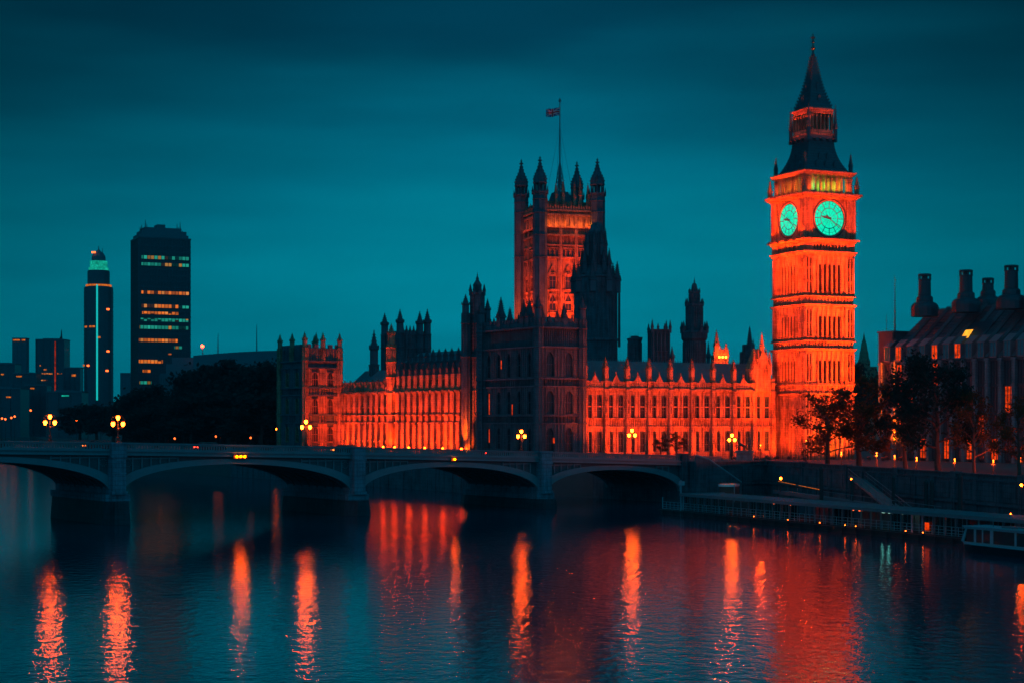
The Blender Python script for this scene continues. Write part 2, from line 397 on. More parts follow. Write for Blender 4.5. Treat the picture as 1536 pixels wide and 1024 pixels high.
# ------------------------------------------------------------------ the road bridge
TB = math.atan2(.578, .816); bu, bv = uv(TB)
P1 = W(175, 229.5)
def ztop(t): return 11.2-.022*t-.00006*t*t
bridge = thing('road_bridge', 'long low green painted river bridge of shallow arches on stone piers', 'bridge', (P1[0], P1[1], 0), TB)
PT = [-74, -36, 0, 38, 73, 102.5]; SPR = [5.6, 4.9, 4.2, 3.3, 2.6, 2.1]; BW = 20.5
def bwp(t, v, z): return (P1[0]+bu[0]*t+bv[0]*v, P1[1]+bu[1]*t+bv[1]*v, z)
for i in range(5):
    t0, t1 = PT[i]+1.0, PT[i+1]-1.0
    if i == 4: t1 = PT[i+1]-.2
    z0, z1 = SPR[i], SPR[i+1]; tm = (t0+t1)/2; crown = ztop(tm)-2.75; N = 40
    arc = []; ext = []
    for k in range(N+1):
        a = math.pi*k/N; c = -math.cos(a); t = tm+(t1-t0)/2*c; base = z0+(z1-z0)*(t-t0)/(t1-t0)
        zz = base+(crown-(z0+z1)/2)*math.sin(a)**.92
        arc.append((t, zz))
        th = .75+.55*abs(c)**2
        nx, nz = c*.75, math.sin(a)**.6+.25; q = math.hypot(nx, nz)
        ext.append((min(max(t+th*nx/q, t0-.9), t1+.9), min(zz+th*nz/q, ztop(t)-1.75)))
    vault = MB(); rib = MB(); wall = MB(); rib2 = MB(); wall2 = MB()
    for k in range(N):
        (ta, za), (tb, zb) = arc[k], arc[k+1]; ua, ub = ztop(ta)-1.7, ztop(tb)-1.7
        # spandrel wall set back behind the rib, vault soffit with ribs
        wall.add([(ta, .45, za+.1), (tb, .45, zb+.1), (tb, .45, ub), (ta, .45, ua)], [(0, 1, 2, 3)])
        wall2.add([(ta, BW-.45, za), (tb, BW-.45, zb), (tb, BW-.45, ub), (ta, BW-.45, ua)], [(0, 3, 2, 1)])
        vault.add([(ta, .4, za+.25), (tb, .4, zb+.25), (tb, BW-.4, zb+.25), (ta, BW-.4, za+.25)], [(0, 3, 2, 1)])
        for r_ in range(1, 8):
            v = r_*BW/8
            vault.add([(ta, v-.25, za-.0), (tb, v-.25, zb), (tb, v+.25, zb), (ta, v+.25, za), (ta, v-.25, za+.25), (tb, v-.25, zb+.25), (tb, v+.25, zb+.25), (ta, v+.25, za+.25)],
                      [(0, 3, 2, 1), (0, 1, 5, 4), (3, 7, 6, 2)])
        (ea, fa), (eb, fb) = ext[k], ext[k+1]
        for v0, v1 in ((0.0, .6), (BW-.6, BW)):
            (rib if v0 == 0.0 else rib2).add([(ta, v0, za), (tb, v0, zb), (eb, v0, fb), (ea, v0, fa), (ta, v1, za), (tb, v1, zb), (eb, v1, fb), (ea, v1, fa)],
                    [(0, 1, 2, 3), (4, 7, 6, 5), (0, 4, 5, 1), (3, 2, 6, 7)])
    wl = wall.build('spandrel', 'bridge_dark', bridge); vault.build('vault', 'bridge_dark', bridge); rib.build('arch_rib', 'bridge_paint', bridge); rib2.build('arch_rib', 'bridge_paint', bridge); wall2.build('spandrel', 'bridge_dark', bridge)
    # tracery of the spandrels: frame, shield and quatrefoil bars
    for sgn, te in ((1, PT[i]+1.1), (-1, PT[i+1]-1.1)):
        tr = MB()
        for q in range(1, 7):
            t = te+sgn*q*1.35; 
            zr = min(ztop(t)-1.9, 99); kk = min(range(N+1), key=lambda j: abs(ext[j][0]-t)); zl = ext[kk][1]
            if zr-zl > .5:
                tr.box(t-.09, t+.09, .25, .45, zl, zr)
                if zr-zl > 1.6:
                    for g in range(10):
                        a = g*math.pi/5; c_ = (t-sgn*.67, (zr+zl)/2+.2); rr = .48
                        tr.box(c_[0]+rr*math.cos(a)-.07, c_[0]+rr*math.cos(a)+.07, .28, .44, c_[1]+rr*math.sin(a)-.07, c_[1]+rr*math.sin(a)+.07)
        if tr.v:
            xs_ = [p_[0] for p_ in tr.v]; xa, xb = min(xs_), max(xs_); tr.box(xa, xb, .3, .46, min(ztop(xa), ztop(xb))-2.1, min(ztop(xa), ztop(xb))-1.9); tr.build('tracery', 'bridge_paint', wl, shift=False)
for i in range(1, 5):
    t = PT[i]; s = SPR[i]; zt = ztop(t)
    b = MB()
    b.box(t-1.75, t+1.75, -.6, BW+.6, s-1.0, s-.1); b.box(t-1.15, t+1.15, -.1, BW+.1, s-.1, zt-1.8)
    pr = b.build('pier', 'granite', bridge)
    b = MB(); e = 1.0
    rings = []
    for z, k in ((-3, 1.3), (1.0, 1.12), (s-1.0, 1.0)):
        hw = 1.75*k; rings.append([(t-hw, 0.2), (t-hw*.55, -1.0*k-1.0), (t+hw*.55, -1.0*k-1.0), (t+hw, 0.2), (t+hw, BW-.2), (t+hw*.5, BW+1.8*k), (t-hw*.5, BW+1.8*k), (t-hw, BW-.2)])
    vs = [(x, y, z) for (z, k), rg in zip(((-3, 1), (1.0, 1), (s-1.0, 1)), rings) for x, y in rg]
    fs = [(j*8+q, j*8+(q+1) % 8, j*8+8+(q+1) % 8, j*8+8+q) for j in range(2) for q in range(8)]+[tuple(range(16, 24))]
    b.add(vs, fs); b.build('cutwater', 'pier_wet', pr, shift=False)
    b = MB()
    b.box(t-.95, t+.95, -1.0, .1, s+.1, zt-2.0); b.box(t-1.12, t+1.12, -1.15, .0, s-.1, s+.35); b.box(t-1.05, t+1.05, -1.08, .05, (s+zt)/2-.8, (s+zt)/2-.62)
    b.box(t-.62, t-.5, -1.06, -1.0, (s+zt)/2, zt-2.5); b.box(t+.5, t+.62, -1.06, -1.0, (s+zt)/2, zt-2.5); b.box(t-.62, t+.62, -1.06, -1.0, zt-2.5, zt-2.38)
    b.box(t-1.1, t+1.1, -1.12, .0, zt-2.0, zt-1.72); b.box(t-1.0, t+1.0, -1.0, .35, zt-1.72, zt-.16); b.box(t-1.12, t+1.12, -1.12, .45, zt-.16, zt+.06)
    b.build('pilaster', 'granite', pr, shift=False)
# cornice, parapet and deck follow the camber in short straight lengths
cor = MB(); par = MB(); road = MB(); pave = MB(); cor2 = MB(); par2 = MB(); pave2 = MB()
ts = [-74+i*1.2 for i in range(int((112+74)/1.2)+1)]
for ta, tb in zip(ts[:-1], ts[1:]):
    za, zb = ztop(ta), ztop(tb)
    def slab(mb, v0, v1, a, c):
        mb.add([(ta, v0, za+a), (tb, v0, zb+a), (tb, v1, zb+a), (ta, v1, za+a), (ta, v0, za+c), (tb, v0, zb+c), (tb, v1, zb+c), (ta, v1, za+c)],
               [(0, 3, 2, 1), (4, 5, 6, 7), (0, 1, 5, 4), (2, 3, 7, 6), (1, 2, 6, 5), (3, 0, 4, 7)])
    slab(cor, -.35, .3, -1.72, -1.50); slab(cor, -.18, .3, -1.50, -1.18); slab(cor, -.42, .3, -1.18, -1.02)
    slab(cor2, BW-.3, BW+.35, -1.72, -1.02)
    slab(par, -.12, .14, -1.02, -.84); slab(par, -.2, .22, -.13, 0.0); slab(par2, BW-.14, BW+.12, -1.02, -.84); slab(par2, BW-.2, BW+.2, -.13, 0.0)
    for v0, v1 in ((-.06, .08), (BW-.08, BW+.06)):
        for k in range(3):
            t = ta+.2+k*.4; z = ztop(t); pp = par if v0 < 1 else par2; pp.box(t-.09, t+.09, v0, v1, z-.84, z-.13)
            pp.box(t-.2, t+.2, v0+.01, v1-.01, z-.30, z-.13)
    slab(road, 3.0, BW-3.0, -1.35, -1.16); slab(pave, .3, 3.0, -1.35, -1.02); slab(pave2, BW-3.0, BW-.3, -1.35, -1.02)
cor.build('cornice', 'bridge_paint', bridge); par.build('parapet', 'bridge_paint', bridge)
cor2.build('cornice', 'bridge_paint', bridge); par2.build('parapet', 'bridge_paint', bridge); pave2.build('footway', 'paving', bridge)
road.build('carriageway', 'asphalt', bridge); pave.build('footway', 'paving', bridge)
def nav(px, n):
    t = along(P1, bu, px); 
    z = ZY(684 if px < 500 else 688, bwp(t, 0, 0)[1])
    b = MB(); b.box(t-.25-.3*n, t+.25+.3*n, -.5, -.35, z-.28, z+.28); b.box(t-.06, t+.06, -.4, .1, z+.2, z+.3)
    o = b.build('light_bracket', 'black_iron', bridge)
    for k in range(n):
        b = MB(); b.ball((t+(k-(n-1)/2)*.62, -.62, z), .13, 8, 6); b.build('navigation_light', 'nav_glass', o, shift=False)
nav(358.5, 3); nav(679, 1)
# abutment and river stair on the right bank
ab = thing('bridge_abutment', 'dark stone abutment with a stair running down beside the bridge end', 'stone wall', (P1[0], P1[1], 0), TB)
za = ztop(102.5)
b = MB(); b.box(102.4, 124, .6, BW+4, -2, za-1.2); b.box(102.4, 103.8, -.6, 1.0, -2, za+.1); b.box(102.2, 104.0, -.75, 1.1, za+.1, za+.3)
b.build('wall', 'quay', ab)
b = MB()
n = 22
for k in range(n):
    t0 = 104+k*.47; z = za-1.1-k*.19; b.box(t0, t0+.47, -2.2, .58, -2, z)
st = b.build('stair', 'quay', ab)
b = MB(); b.add([(103.9, -2.5, -2), (107, -2.5, -2), (114.6, -2.5, -2), (114.6, -2.5, za-5.0), (107, -2.5, za-.9), (103.9, -2.5, za-.1),
                 (103.9, -2.2, -2), (107, -2.2, -2), (114.6, -2.2, -2), (114.6, -2.2, za-5.0), (107, -2.2, za-.9), (103.9, -2.2, za-.1)],
                [(0, 1, 2, 3, 4, 5), (11, 10, 9, 8, 7, 6), (3, 9, 10, 4), (4, 10, 11, 5), (2, 8, 9, 3), (0, 5, 11, 6)])
b.build('stair_wall', 'quay', ab)
b = MB(); b.tube((107, -2.35, za-.7), (114.6, -2.35, za-4.8), .13, .13); b.tube((103.9, -2.35, za+.1), (107, -2.35, za-.7), .13, .13); b.build('handrail', 'boat_white', ab)

# ------------------------------------------------------------------ bridge lamps: three lanterns on an iron standard
def lamp_standard(label, px, py, v, t=None, group='three globe lamps along the bridge'):
    o0 = bwp(0, v, 0); t = along((o0[0], o0[1]), bu, px); p = bwp(t, v, 0); zc = ZY(py, p[1]); zb = ztop(t) if t < 104 else GZ+1
    root = thing('bridge_lamp', label, 'lamp', (p[0], p[1], zb), TB, group)
    h = zc-zb
    b = MB(); b.lathe(0, 0, [(.34, 0), (.34, .25), (.22, .32), (.18, .7), (.24, .75), (.11, .85), (.08, h-.9), (.16, h-.85), (.07, h-.75), (.06, h)], 8)
    b.build('post', 'black_iron', root, shift=False)
    br = MB()
    pts = [(0, 0, h+.62), (-.72, 0, h-.25), (.72, 0, h-.25)]
    for sx in (-1, 1):
        prev = (0, 0, h-.75)
        for k in range(1, 7):
            a = k/6*math.pi/2; q = (sx*.72*math.sin(a), 0, h-.75+.22*(1-math.cos(a))); br.tube(prev, q, .035, .035); prev = q
    br.tube((0, 0, h-.1), (0, 0, h+.35), .05, .05)
    for k in range(14):
        a = k/14*2*math.pi; a2 = (k+1)/14*2*math.pi
        br.tube((1.05*math.cos(a), 0, h+1.05*math.sin(a)), (1.05*math.cos(a2), 0, h+1.05*math.sin(a2)), .022, .022, 4)
    arm = br.build('bracket', 'black_iron', root, shift=False)
    for x, y, z in pts:
        b = MB(); b.lathe(x, y, [(.10, z-.30), (.23, z-.1), (.27, z+.12), (.16, z+.28)], 8); ln = b.build('lantern', 'lamp_glass', root, shift=False)
        b = MB(); b.lathe(x, y, [(.30, z+.281), (.2, z+.40), (.05, z+.47), (.03, z+.6)], 8); b.lathe(x, y, [(.06, z-.42), (.13, z-.301)], 8)
        b.build('lantern_cap', 'black_iron', ln, shift=False)
    return root
lamp_standard('three globe lamp on the bridge, nearest the left edge, before the low office blocks', 75, 631, BW)
lamp_standard('three globe lamp standing over the left stone pier of the bridge', 177, 633, 0)
lamp_standard('three globe lamp on the bridge in front of the far lit pavilion', 459, 638, BW)
lamp_standard('three globe lamp on the bridge against the dark unlit pavilion', 782, 652, BW)
lamp_standard('three globe lamp on the bridge against the lit right hand wing', 948, 650.5, BW)
lamp_standard('three globe lamp on the bank beyond the bridge end, beside the statue', 1098, 657.5, BW-2)

# a few vehicles crossing
def car(label, t, v, taxi=False, flip=False, bus=False):
    p = bwp(t, v, 0); z = ztop(min(t, 112))-1.16
    root = thing('parked_car' if False else ('minibus' if bus else 'car'), label, 'minibus' if bus else 'car', (p[0], p[1], z), TB+(math.pi if flip else 0), 'vehicles crossing the bridge')
    L, H, Wd = (5.6, 2.3, 1.0) if bus else (4.4, 1.45, .9)
    b = MB(); prof = [(-L/2, .35), (-L/2, .85), (-L/2+.15, .95), (-L*.36, H-.08), (-L*.28, H), (L*.14, H), (L*.30, .98), (L/2-.15, .85), (L/2, .6), (L/2, .35)]
    if bus: prof = [(-L/2, .35), (-L/2, H-.1), (-L/2+.15, H), (L*.34, H), (L*.43, 1.2), (L/2, .9), (L/2, .35)]
    n = len(prof)
    b.add([(x, -Wd*(1 if z < 1 else .82), z) for x, z in prof]+[(x, Wd*(1 if z < 1 else .82), z) for x, z in prof],
          [tuple(range(n)), tuple(range(2*n-1, n-1, -1))]+[(i, n+i, n+(i+1) % n, (i+1) % n) for i in range(n)])
    b.build('body', 'car_dark', root, shift=False)
    b = MB()
    for sy in (-1, 1): b.add([(-L*.33, sy*Wd*.93, 1.0), (L*.24, sy*Wd*.93, 1.0), (L*.13, sy*Wd*.835, H-.12), (-L*.27, sy*Wd*.835, H-.12)], [(0, 1, 2, 3)])
    b.build('side_window', 'glass_dark', root, shift=False)
    for sx in (-.3, .3):
        for sy in (-1, 1):
            b = MB(); k = 14
            b.add([(L*sx+.33*math.cos(2*math.pi*q/k), sy*Wd+.02*sy, .33+.33*math.sin(2*math.pi*q/k)) for q in range(k)]+[(L*sx+.33*math.cos(2*math.pi*q/k), sy*(Wd-.2), .33+.33*math.sin(2*math.pi*q/k)) for q in range(k)],
                  [tuple(range(k)), tuple(range(2*k-1, k-1, -1))]+[(q, (q+1) % k, k+(q+1) % k, k+q) for q in range(k)])
            b.build('wheel', 'rubber', root, shift=False)
    for sy in (-.6, .6):
        b = MB(); b.box(L/2-.02, L/2+.04, sy*Wd-.13, sy*Wd+.13, .62, .76); b.build('headlight', 'street_glass', root, shift=False)
        b = MB(); b.box(-L/2-.03, -L/2+.02, sy*Wd-.12, sy*Wd+.12, .70, .84); b.build('tail_light', 'red_glass', root, shift=False)
car('dark car crossing the bridge near the left edge lamp', -13, 14.5, flip=True)
car('dark car on the bridge just right of the left pier lamp', 3, 14.5, flip=True)
car('dark car alone over the second bridge arch', 17, 6.5)
car('dark car on the bridge in front of the river wing', 44, 14.5, flip=True)
car('dark car on the bridge before the dark pavilion', 68, 6.5)

# ------------------------------------------------------------------ the clock tower
def clock_tower():
    D = 380.0; o = W(1207, D); th = R(24.0); u, v = uv(th)
    Wu = along(o, u, 1281.5); Wv = along(o, v, 1158.5); S = (Wu+Wv)/2
    root = thing('clock_tower', 'tall floodlit gothic clock tower with a pointed iron spire and glowing green dials', 'clock tower', (o[0], o[1], GZ), th)
    z = lambda y: ZY(y, D)
    base = GZ-.5
    faces = ((FR, Wu), (FL, Wv))
    b = MB(); b.box(.55, Wu-.55, .55, Wv-.55, base, z(381)); b.build('wall', 'stone', root)
    tiers = [(690, 592), (574, 525), (508, 459), (441, 381)]
    # corner buttresses with sunk panels
    for cx, cy in ((0, 0), (Wu, 0), (0, Wv), (Wu, Wv)):
        b = MB(); pw = S*.17
        sx = 1 if cx == 0 else -1; sy = 1 if cy == 0 else -1
        for ya, yb in tiers:
            za, zb = z(ya), z(yb)
            if ya == 690: za = base
            b.box(cx+sx*.5, cx+sx*pw, cy+sy*.5, cy+sy*pw, za, zb); b.box(cx, cx+sx*.58, cy, cy+sy*.58, za, zb)
            for f0, f1 in ((.42, .60), (.79, 1.0)):
                b.box(cx+sx*pw*f0, cx+sx*pw*f1, cy, cy+sy*.5, za, zb); b.box(cx, cx+sx*.5, cy+sy*pw*f0, cy+sy*pw*f1, za, zb)
            b.box(cx, cx+sx*pw, cy, cy+sy*pw, zb-.7, zb); b.box(cx, cx+sx*pw, cy, cy+sy*pw, za, za+.5)
            for k in (.12, .51, .90):
                b.box(cx+sx*(pw*k-.12), cx+sx*(pw*k+.12), cy-sy*.14, cy+sy*.01, za+.4, zb-.5)
                b.box(cx-sx*.14, cx+sx*.01, cy+sy*(pw*k-.12), cy+sy*(pw*k+.12), za+.4, zb-.5)
            nn = max(2, int((zb-za)/2.6))
            for j in range(1, nn):
                zz = za+(zb-za)*j/nn; b.box(cx-sx*.06, cx+sx*pw, cy-sy*.06, cy+sy*pw, zz-.09, zz+.09)
        b.build('buttress', 'stone', root)
    for F, L in faces:
        for ya, yb in tiers:
            za, zb = z(ya), z(yb)
            if ya == 690: za = base
            b = MB(); pw = L*.17; n = 7
            for i in range(n+1):
                s = pw+(L-2*pw)*i/n; wd = .34 if i in (0, n) else .26
                b.fbox(F, s-wd, s+wd, 0.02, .6, za, zb)
                b.fbox(F, s-.11, s+.11, -.14, .03, za+.3, zb-.2)
            b.fbox(F, pw, L-pw, .10, .6, zb-1.3, zb-.01)
            for i in range(n):
                s0 = pw+(L-2*pw)*i/n; s1 = pw+(L-2*pw)*(i+1)/n; sm = (s0+s1)/2
                b.fbox(F, s0, s1, .2, .6, zb-2.2, zb-1.31)
                if i in (0, 6): b.fbox(F, s0+.1, s1-.1, .32, .6, za, zb-2.2)
                if i in (0, 6) or ya == 690: b.fbox(F, s0+.3, s1-.3, .40, .6, za+.01, zb-2.21)
            b.build('panelling', 'stone', root)
            if ya != 690:
                for i in (1, 2, 3, 4, 5):
                    s0 = pw+(L-2*pw)*i/n; s1 = pw+(L-2*pw)*(i+1)/n
                    put_window(root, F, (s0+s1)/2, .20, za+.8, (s1-s0)-.72, zb-za-3.0, mull=0, trans=2, frame='black_iron')
    # string courses and quatrefoil bands
    for ya, yb in ((592, 574), (525, 508), (459, 441)):
        za, zb = z(ya), z(yb); b = MB()
        b.box(-.32, Wu+.32, -.32, Wv+.32, za, za+.35); b.box(-.45, Wu+.45, -.45, Wv+.45, za+.35, za+.55)
        b.box(.15, Wu-.15, .15, Wv-.15, za+.55, zb-.5); b.box(-.35, Wu+.35, -.35, Wv+.35, zb-.5, zb-.28); b.box(-.2, Wu+.2, -.2, Wv+.2, zb-.28, zb)
        for F, L in faces:
            k = 15
            for i in range(k):
                s = .25+(L-.5)*(i+.5)/k; b.fbox(F, s-.14, s+.14, -.05, .2, za+.55, zb-.5)
            for i in range(k-1):
                s = .25+(L-.5)*(i+1)/k; zc = (za+zb)/2; b.fbox(F, s-.2, s+.2, .02, .2, zc-.16, zc+.16)
        b.build('string_course', 'stone', root)
    # gallery under the clock
    za, zb = z(381), z(357); b = MB(); e = .25
    b.box(-e, Wu+e, -e, Wv+e, za, za+.5); b.box(-e-.3, Wu+e+.3, -e-.3, Wv+e+.3, za+.5, za+.85); b.box(.5, Wu-.5, .5, Wv-.5, za+.85, zb-.2)
    b.box(-e-.1, Wu+e+.1, -e-.1, Wv+e+.1, zb-.85, zb-.4); b.box(-.9, Wu+.9, -.9, Wv+.9, zb-.4, zb+.05)
    for F, L in faces:
        n = 11
        b.fbox(F, -.1, L*.16, -.05, .55, za+.85, zb-.85); b.fbox(F, L*.84, L+.1, -.05, .55, za+.85, zb-.85)
        for i in range(n+1):
            s = L*.16+L*.68*i/n; b.fbox(F, s-.16, s+.16, -.1, .5, za+.85, zb-.85)
            if i < n: b.fbox(F, s+.16, s+L*.68/n-.16, .0, .5, zb-1.35, zb-.86); b.fbox(F, s+.16, s+L*.68/n-.16, -.05, .0, za+.86, za+1.25)
    b.build('gallery', 'stone', root)
    # clock stage
    za, zb = z(355.5), z(296); c = .25
    b = MB(); b.box(.3, Wu-.3, .3, Wv-.3, za, zb+.2)
    for cx, cy in ((0, 0), (Wu, 0), (0, Wv), (Wu, Wv)):
        sx = 1 if cx == 0 else -1; sy = 1 if cy == 0 else -1; pw = S*.155
        b.box(cx-sx*c, cx+sx*pw, cy-sy*c, cy+sy*pw, za, zb)
        for k in (.12, .45, .78): 
            b.box(cx+sx*(pw*k), cx+sx*(pw*k+.2), cy-sy*(c+.14), cy-sy*(c-.01), za+.3, zb-.4); b.box(cx-sx*(c+.14), cx-sx*(c-.01), cy+sy*(pw*k), cy+sy*(pw*k+.2), za+.3, zb-.4)
    b.build('clock_stage', 'stone', root)
    zc = z(325.5); rad = 27.0/FOC*D*1.005
    for F, L in faces:
        cs = L/2; rr = min(rad, L*.5-S*.155-.15) if F is FR else rad*.93
        pw = S*.155
        b = MB()          # square surround with a circular opening
        N = 48; hz0, hz1 = za+.1, zb-.1; s0, s1 = pw, L-pw
        for k in range(N):
            pts = []
            for a in (2*math.pi*k/N, 2*math.pi*(k+1)/N):
                ca, sa = math.cos(a), math.sin(a)
                ks = min(((s1-cs)/abs(ca)) if abs(ca) > 1e-6 else 1e9, ((hz1-zc)/sa if sa > 1e-6 else ((zc-hz0)/-sa if sa < -1e-6 else 1e9)))
                pts.append(((cs+ca*rr, zc+sa*rr), (cs+ca*ks, zc+sa*ks)))
            (i0, o0), (i1, o1) = pts
            P = lambda q, d: (*F(q[0], d), q[1])
            b.add([P(i0, .0), P(o0, .0), P(o1, .0), P(i1, .0), P(i0, .3), P(i1, .3)], [(0, 1, 2, 3), (0, 3, 5, 4)])
        for q in range(5):
            b.fbox(F, s0+.05+q*.0, s0+.2, -.12, .0, hz0, hz1); b.fbox(F, s1-.2, s1-.05, -.12, .0, hz0, hz1)
        fr = b.build('clock_surround', 'stone', root)
        b = MB(); b.add([(*F(cs+rr*.995*math.cos(2*math.pi*k/N), .22), zc+rr*.995*math.sin(2*math.pi*k/N)) for k in range(N)], [tuple(range(N))])
        dial = b.build('clock_dial', 'dial_glass', root)
        b = MB()
        def ring(ra, rb, d, N=48):
            for k in range(N):
                a, a2 = 2*math.pi*k/N, 2*math.pi*(k+1)/N
                q = [(cs+r*math.cos(x), zc+r*math.sin(x)) for r, x in ((ra, a), (rb, a), (rb, a2), (ra, a2))]
                b.add([(*F(s, d), zz) for s, zz in q], [(0, 1, 2, 3)])
        def bar(a, ra, rb, wd, d, mb=None, wd2=None):
            mb = mb or b; wd2 = wd if wd2 is None else wd2
            sa, ca = math.sin(a), math.cos(a)    # clockwise from twelve; the left face reads from the other end
            m = 1 if F is FR else -1
            q = [(cs+m*(r*sa+t*ca), zc+r*ca-t*sa) for r, t in ((ra, -wd), (rb, -wd2), (rb, wd2), (ra, wd))]
            mb.add([(*F(s, d), zz) for s, zz in q]+[(*F(s, d+.03), zz) for s, zz in q], [(0, 1, 2, 3), (0, 4, 5, 1), (1, 5, 6, 2), (2, 6, 7, 3), (3, 7, 4, 0)])
        ring(rr*.955, rr*1.05, .19); ring(rr*.545, rr*.585, .19); ring(rr*.79, rr*.805, .19); ring(rr*1.05, rr*1.13, -.02)
        for k in range(12):
            bar(k*math.pi/6, rr*.585, rr*.96, .085, .17); bar((k+.5)*math.pi/6, rr*.8, rr*.95, .02, .17)
            bar(k*math.pi/6, rr*.12, rr*.56, .022, .17)
        for k in range(60): bar(k*math.pi/30, rr*.905, rr*.96, .03, .16)
        b.build('dial_frame', 'black_iron', dial, shift=False)
        hh = MB(); bar(R(281), -rr*.12, rr*.56, .30, .08, hh, .12); bar(R(281), rr*.3, rr*.42, .34, .07, hh, .12); ho = hh.build('hour_hand', 'black_iron', dial, shift=False)
        mm = MB(); bar(R(128), -rr*.28, rr*.9, .16, .04, mm, .06); mm.build('minute_hand', 'black_iron', dial, shift=False)
        for oo in dial.children:
            for vtx in oo.data.vertices: vtx.co.z -= root['_z0']
    # great cornice
    b = MB(); za = z(296)
    b.box(-.5, Wu+.5, -.5, Wv+.5, za, za+.35); b.box(-.9, Wu+.9, -.9, Wv+.9, za+.35, za+.7); b.box(-1.35, Wu+1.35, -1.35, Wv+1.35, za+.7, za+1.2)
    for F, L in faces:
        for i in range(24): s = -.9+(L+1.8)*(i+.5)/24; b.fbox(F, s-.12, s+.12, -1.15, -.5, za+.3, za+.7)
    b.build('cornice', 'stone', root)
    # belfry with its open arcade
    za, zb = z(288), z(256); i0 = .35
    b = MB(); b.box(i0+1.5, Wu-i0-1.5, i0+1.5, Wv-i0-1.5, za, zb); bf = b.build('belfry', 'stone', root)
    b = MB(); b.box(-.1, Wu+.1, -.1, Wv+.1, zb-.55, zb); b.box(-.4, Wu+.4, -.4, Wv+.4, zb-.12, zb+.25); b.box(i0, Wu-i0, i0, Wv-i0, za-.05, za+.25); b.build('entablature', 'stone', bf, shift=False)
    for vtx in bf.children[0].data.vertices: vtx.co.z -= root['_z0']
    for F, L in faces:
        n = 9
        for i in range(n+1):
            s = i0+(L-2*i0)*i/n; wd = .62 if i in (0, n) else .2
            s = min(max(s, i0+wd), L-i0-wd)
            b = MB(); b.fbox(F, s-wd, s+wd, i0, i0+.6, za+.25, zb-.55); b.fbox(F, s-wd-.12, s+wd+.12, i0-.1, i0+.7, za+.25, za+.55); b.fbox(F, s-wd-.15, s+wd+.15, i0-.1, i0+.7, zb-1.5, zb-1.2)
            o_ = b.build('column', 'stone', root)
        b = MB()
        for i in range(n):
            s0 = i0+(L-2*i0)*i/n; s1 = i0+(L-2*i0)*(i+1)/n; sm = (s0+s1)/2; h = (s1-s0)/2-.18
            for k in range(6):
                a0, a1 = k/6, (k+1)/6
                for sg in (-1, 1):
                    b.add([(*F(sm+sg*h*(1-a0), i0+.1), zb-1.5+.9*math.sin(a0*1.57)), (*F(sm+sg*h*(1-a1), i0+.1), zb-1.5+.9*math.sin(a1*1.57)), (*F(sm+sg*h*(1-a1), i0+.1), zb-.54), (*F(sm+sg*h*(1-a0), i0+.1), zb-.54)], [(0, 1, 2, 3)])
        b.build('arcade', 'stone', root)
    # lower roof, concave, with dormer lucarnes
    cx, cy = Wu/2, Wv/2
    zr0, zr1 = z(256), ZY(206, D+u[1]*Wu/2+v[1]*Wv/2)
    def sqp(mb, prof):   # rectangular section about the tower axis
        k = len(prof); vs = []
        for f, zz in prof:
            hx, hy = Wu/2*f, Wv/2*f; vs += [(cx-hx, cy-hy, zz), (cx+hx, cy-hy, zz), (cx+hx, cy+hy, zz), (cx-hx, cy+hy, zz)]
        mb.add(vs, [(j*4+q, j*4+(q+1) % 4, j*4+4+(q+1) % 4, j*4+4+q) for j in range(k-1) for q in range(4)]+[tuple(range(3, -1, -1)), tuple(range(4*k-4, 4*k))])
    prof = []
    for k in range(15):
        f = k/14; prof.append((.50+.42*(1-f)**2.3+.0, zr0+(zr1-zr0)*f))
    b = MB(); sqp(b, prof)
    for (f, zz) in prof[1:-1]:
        sqp(b, [(f+.012, zz-.07), (f+.012, zz+.07)])
    rf = b.build('lower_roof', 'iron_roof', root)
    for F, L in faces:
        for row, ss in ((.16, (.32, .5, .68)), (.42, (.42, .58))):
            for s_ in ss:
                kk = int(row*14); f = prof[kk][0]; zz = prof[kk][1]; d = L/2*(1-f)-.15
                b = MB(); s = L*s_
                p = [(*F(s-.35, d), zz), (*F(s+.35, d), zz), (*F(s+.35, d), zz+.9), (*F(s, d), zz+1.6), (*F(s-.35, d), zz+.9)]
                q = [(*F(s-.35, d+1.6), zz), (*F(s+.35, d+1.6), zz), (*F(s+.35, d+1.6), zz+.9), (*F(s, d+1.8), zz+1.6), (*F(s-.35, d+1.6), zz+.9)]
                b.add(p+q, [(0, 1, 2, 3, 4), (0, 5, 6, 1), (1, 6, 7, 2), (2, 7, 8, 3), (3, 8, 9, 4), (4, 9, 5, 0)]); b.build('lucarne', 'iron_roof', rf, shift=False)
    for oo in rf.children:
        for vtx in oo.data.vertices: vtx.co.z -= root['_z0']
    # lantern stage
    Dc = D+u[1]*Wu/2+v[1]*Wv/2; z = lambda y: ZY(y, Dc)
    za, zb = z(206), z(166); f = .47
    hx, hy = Wu/2*f, Wv/2*f; b = MB()
    sqp(b, [(f+.04, za), (f+.04, za+.45)]); sqp(b, [(f-.12, za+.45), (f-.12, zb-.6)]); sqp(b, [(f+.02, zb-1.2), (f+.02, zb-.5)]); sqp(b, [(f+.05, zb-.5), (f+.05, zb)])
    sqp(b, [(f+.01, za+.45), (f+.01, za+1.3)])
    b.build('lantern_stage', 'stone', root)
    for F, L in faces:
        l0 = L/2*(1-f)
        for i in range(7):
            s = l0+L*f*i/6; wd = .28 if i in (0, 6) else .15
            b = MB(); b.fbox(F, s-wd, s+wd, l0-.08, l0+.5, za+1.3, zb-1.2); b.fbox(F, s-wd-.1, s+wd+.1, l0-.14, l0+.5, zb-1.9, zb-1.6); b.build('column', 'stone', root)
    # spire
    zs0, zs1 = z(166), z(84)
    b = MB(); prof = []
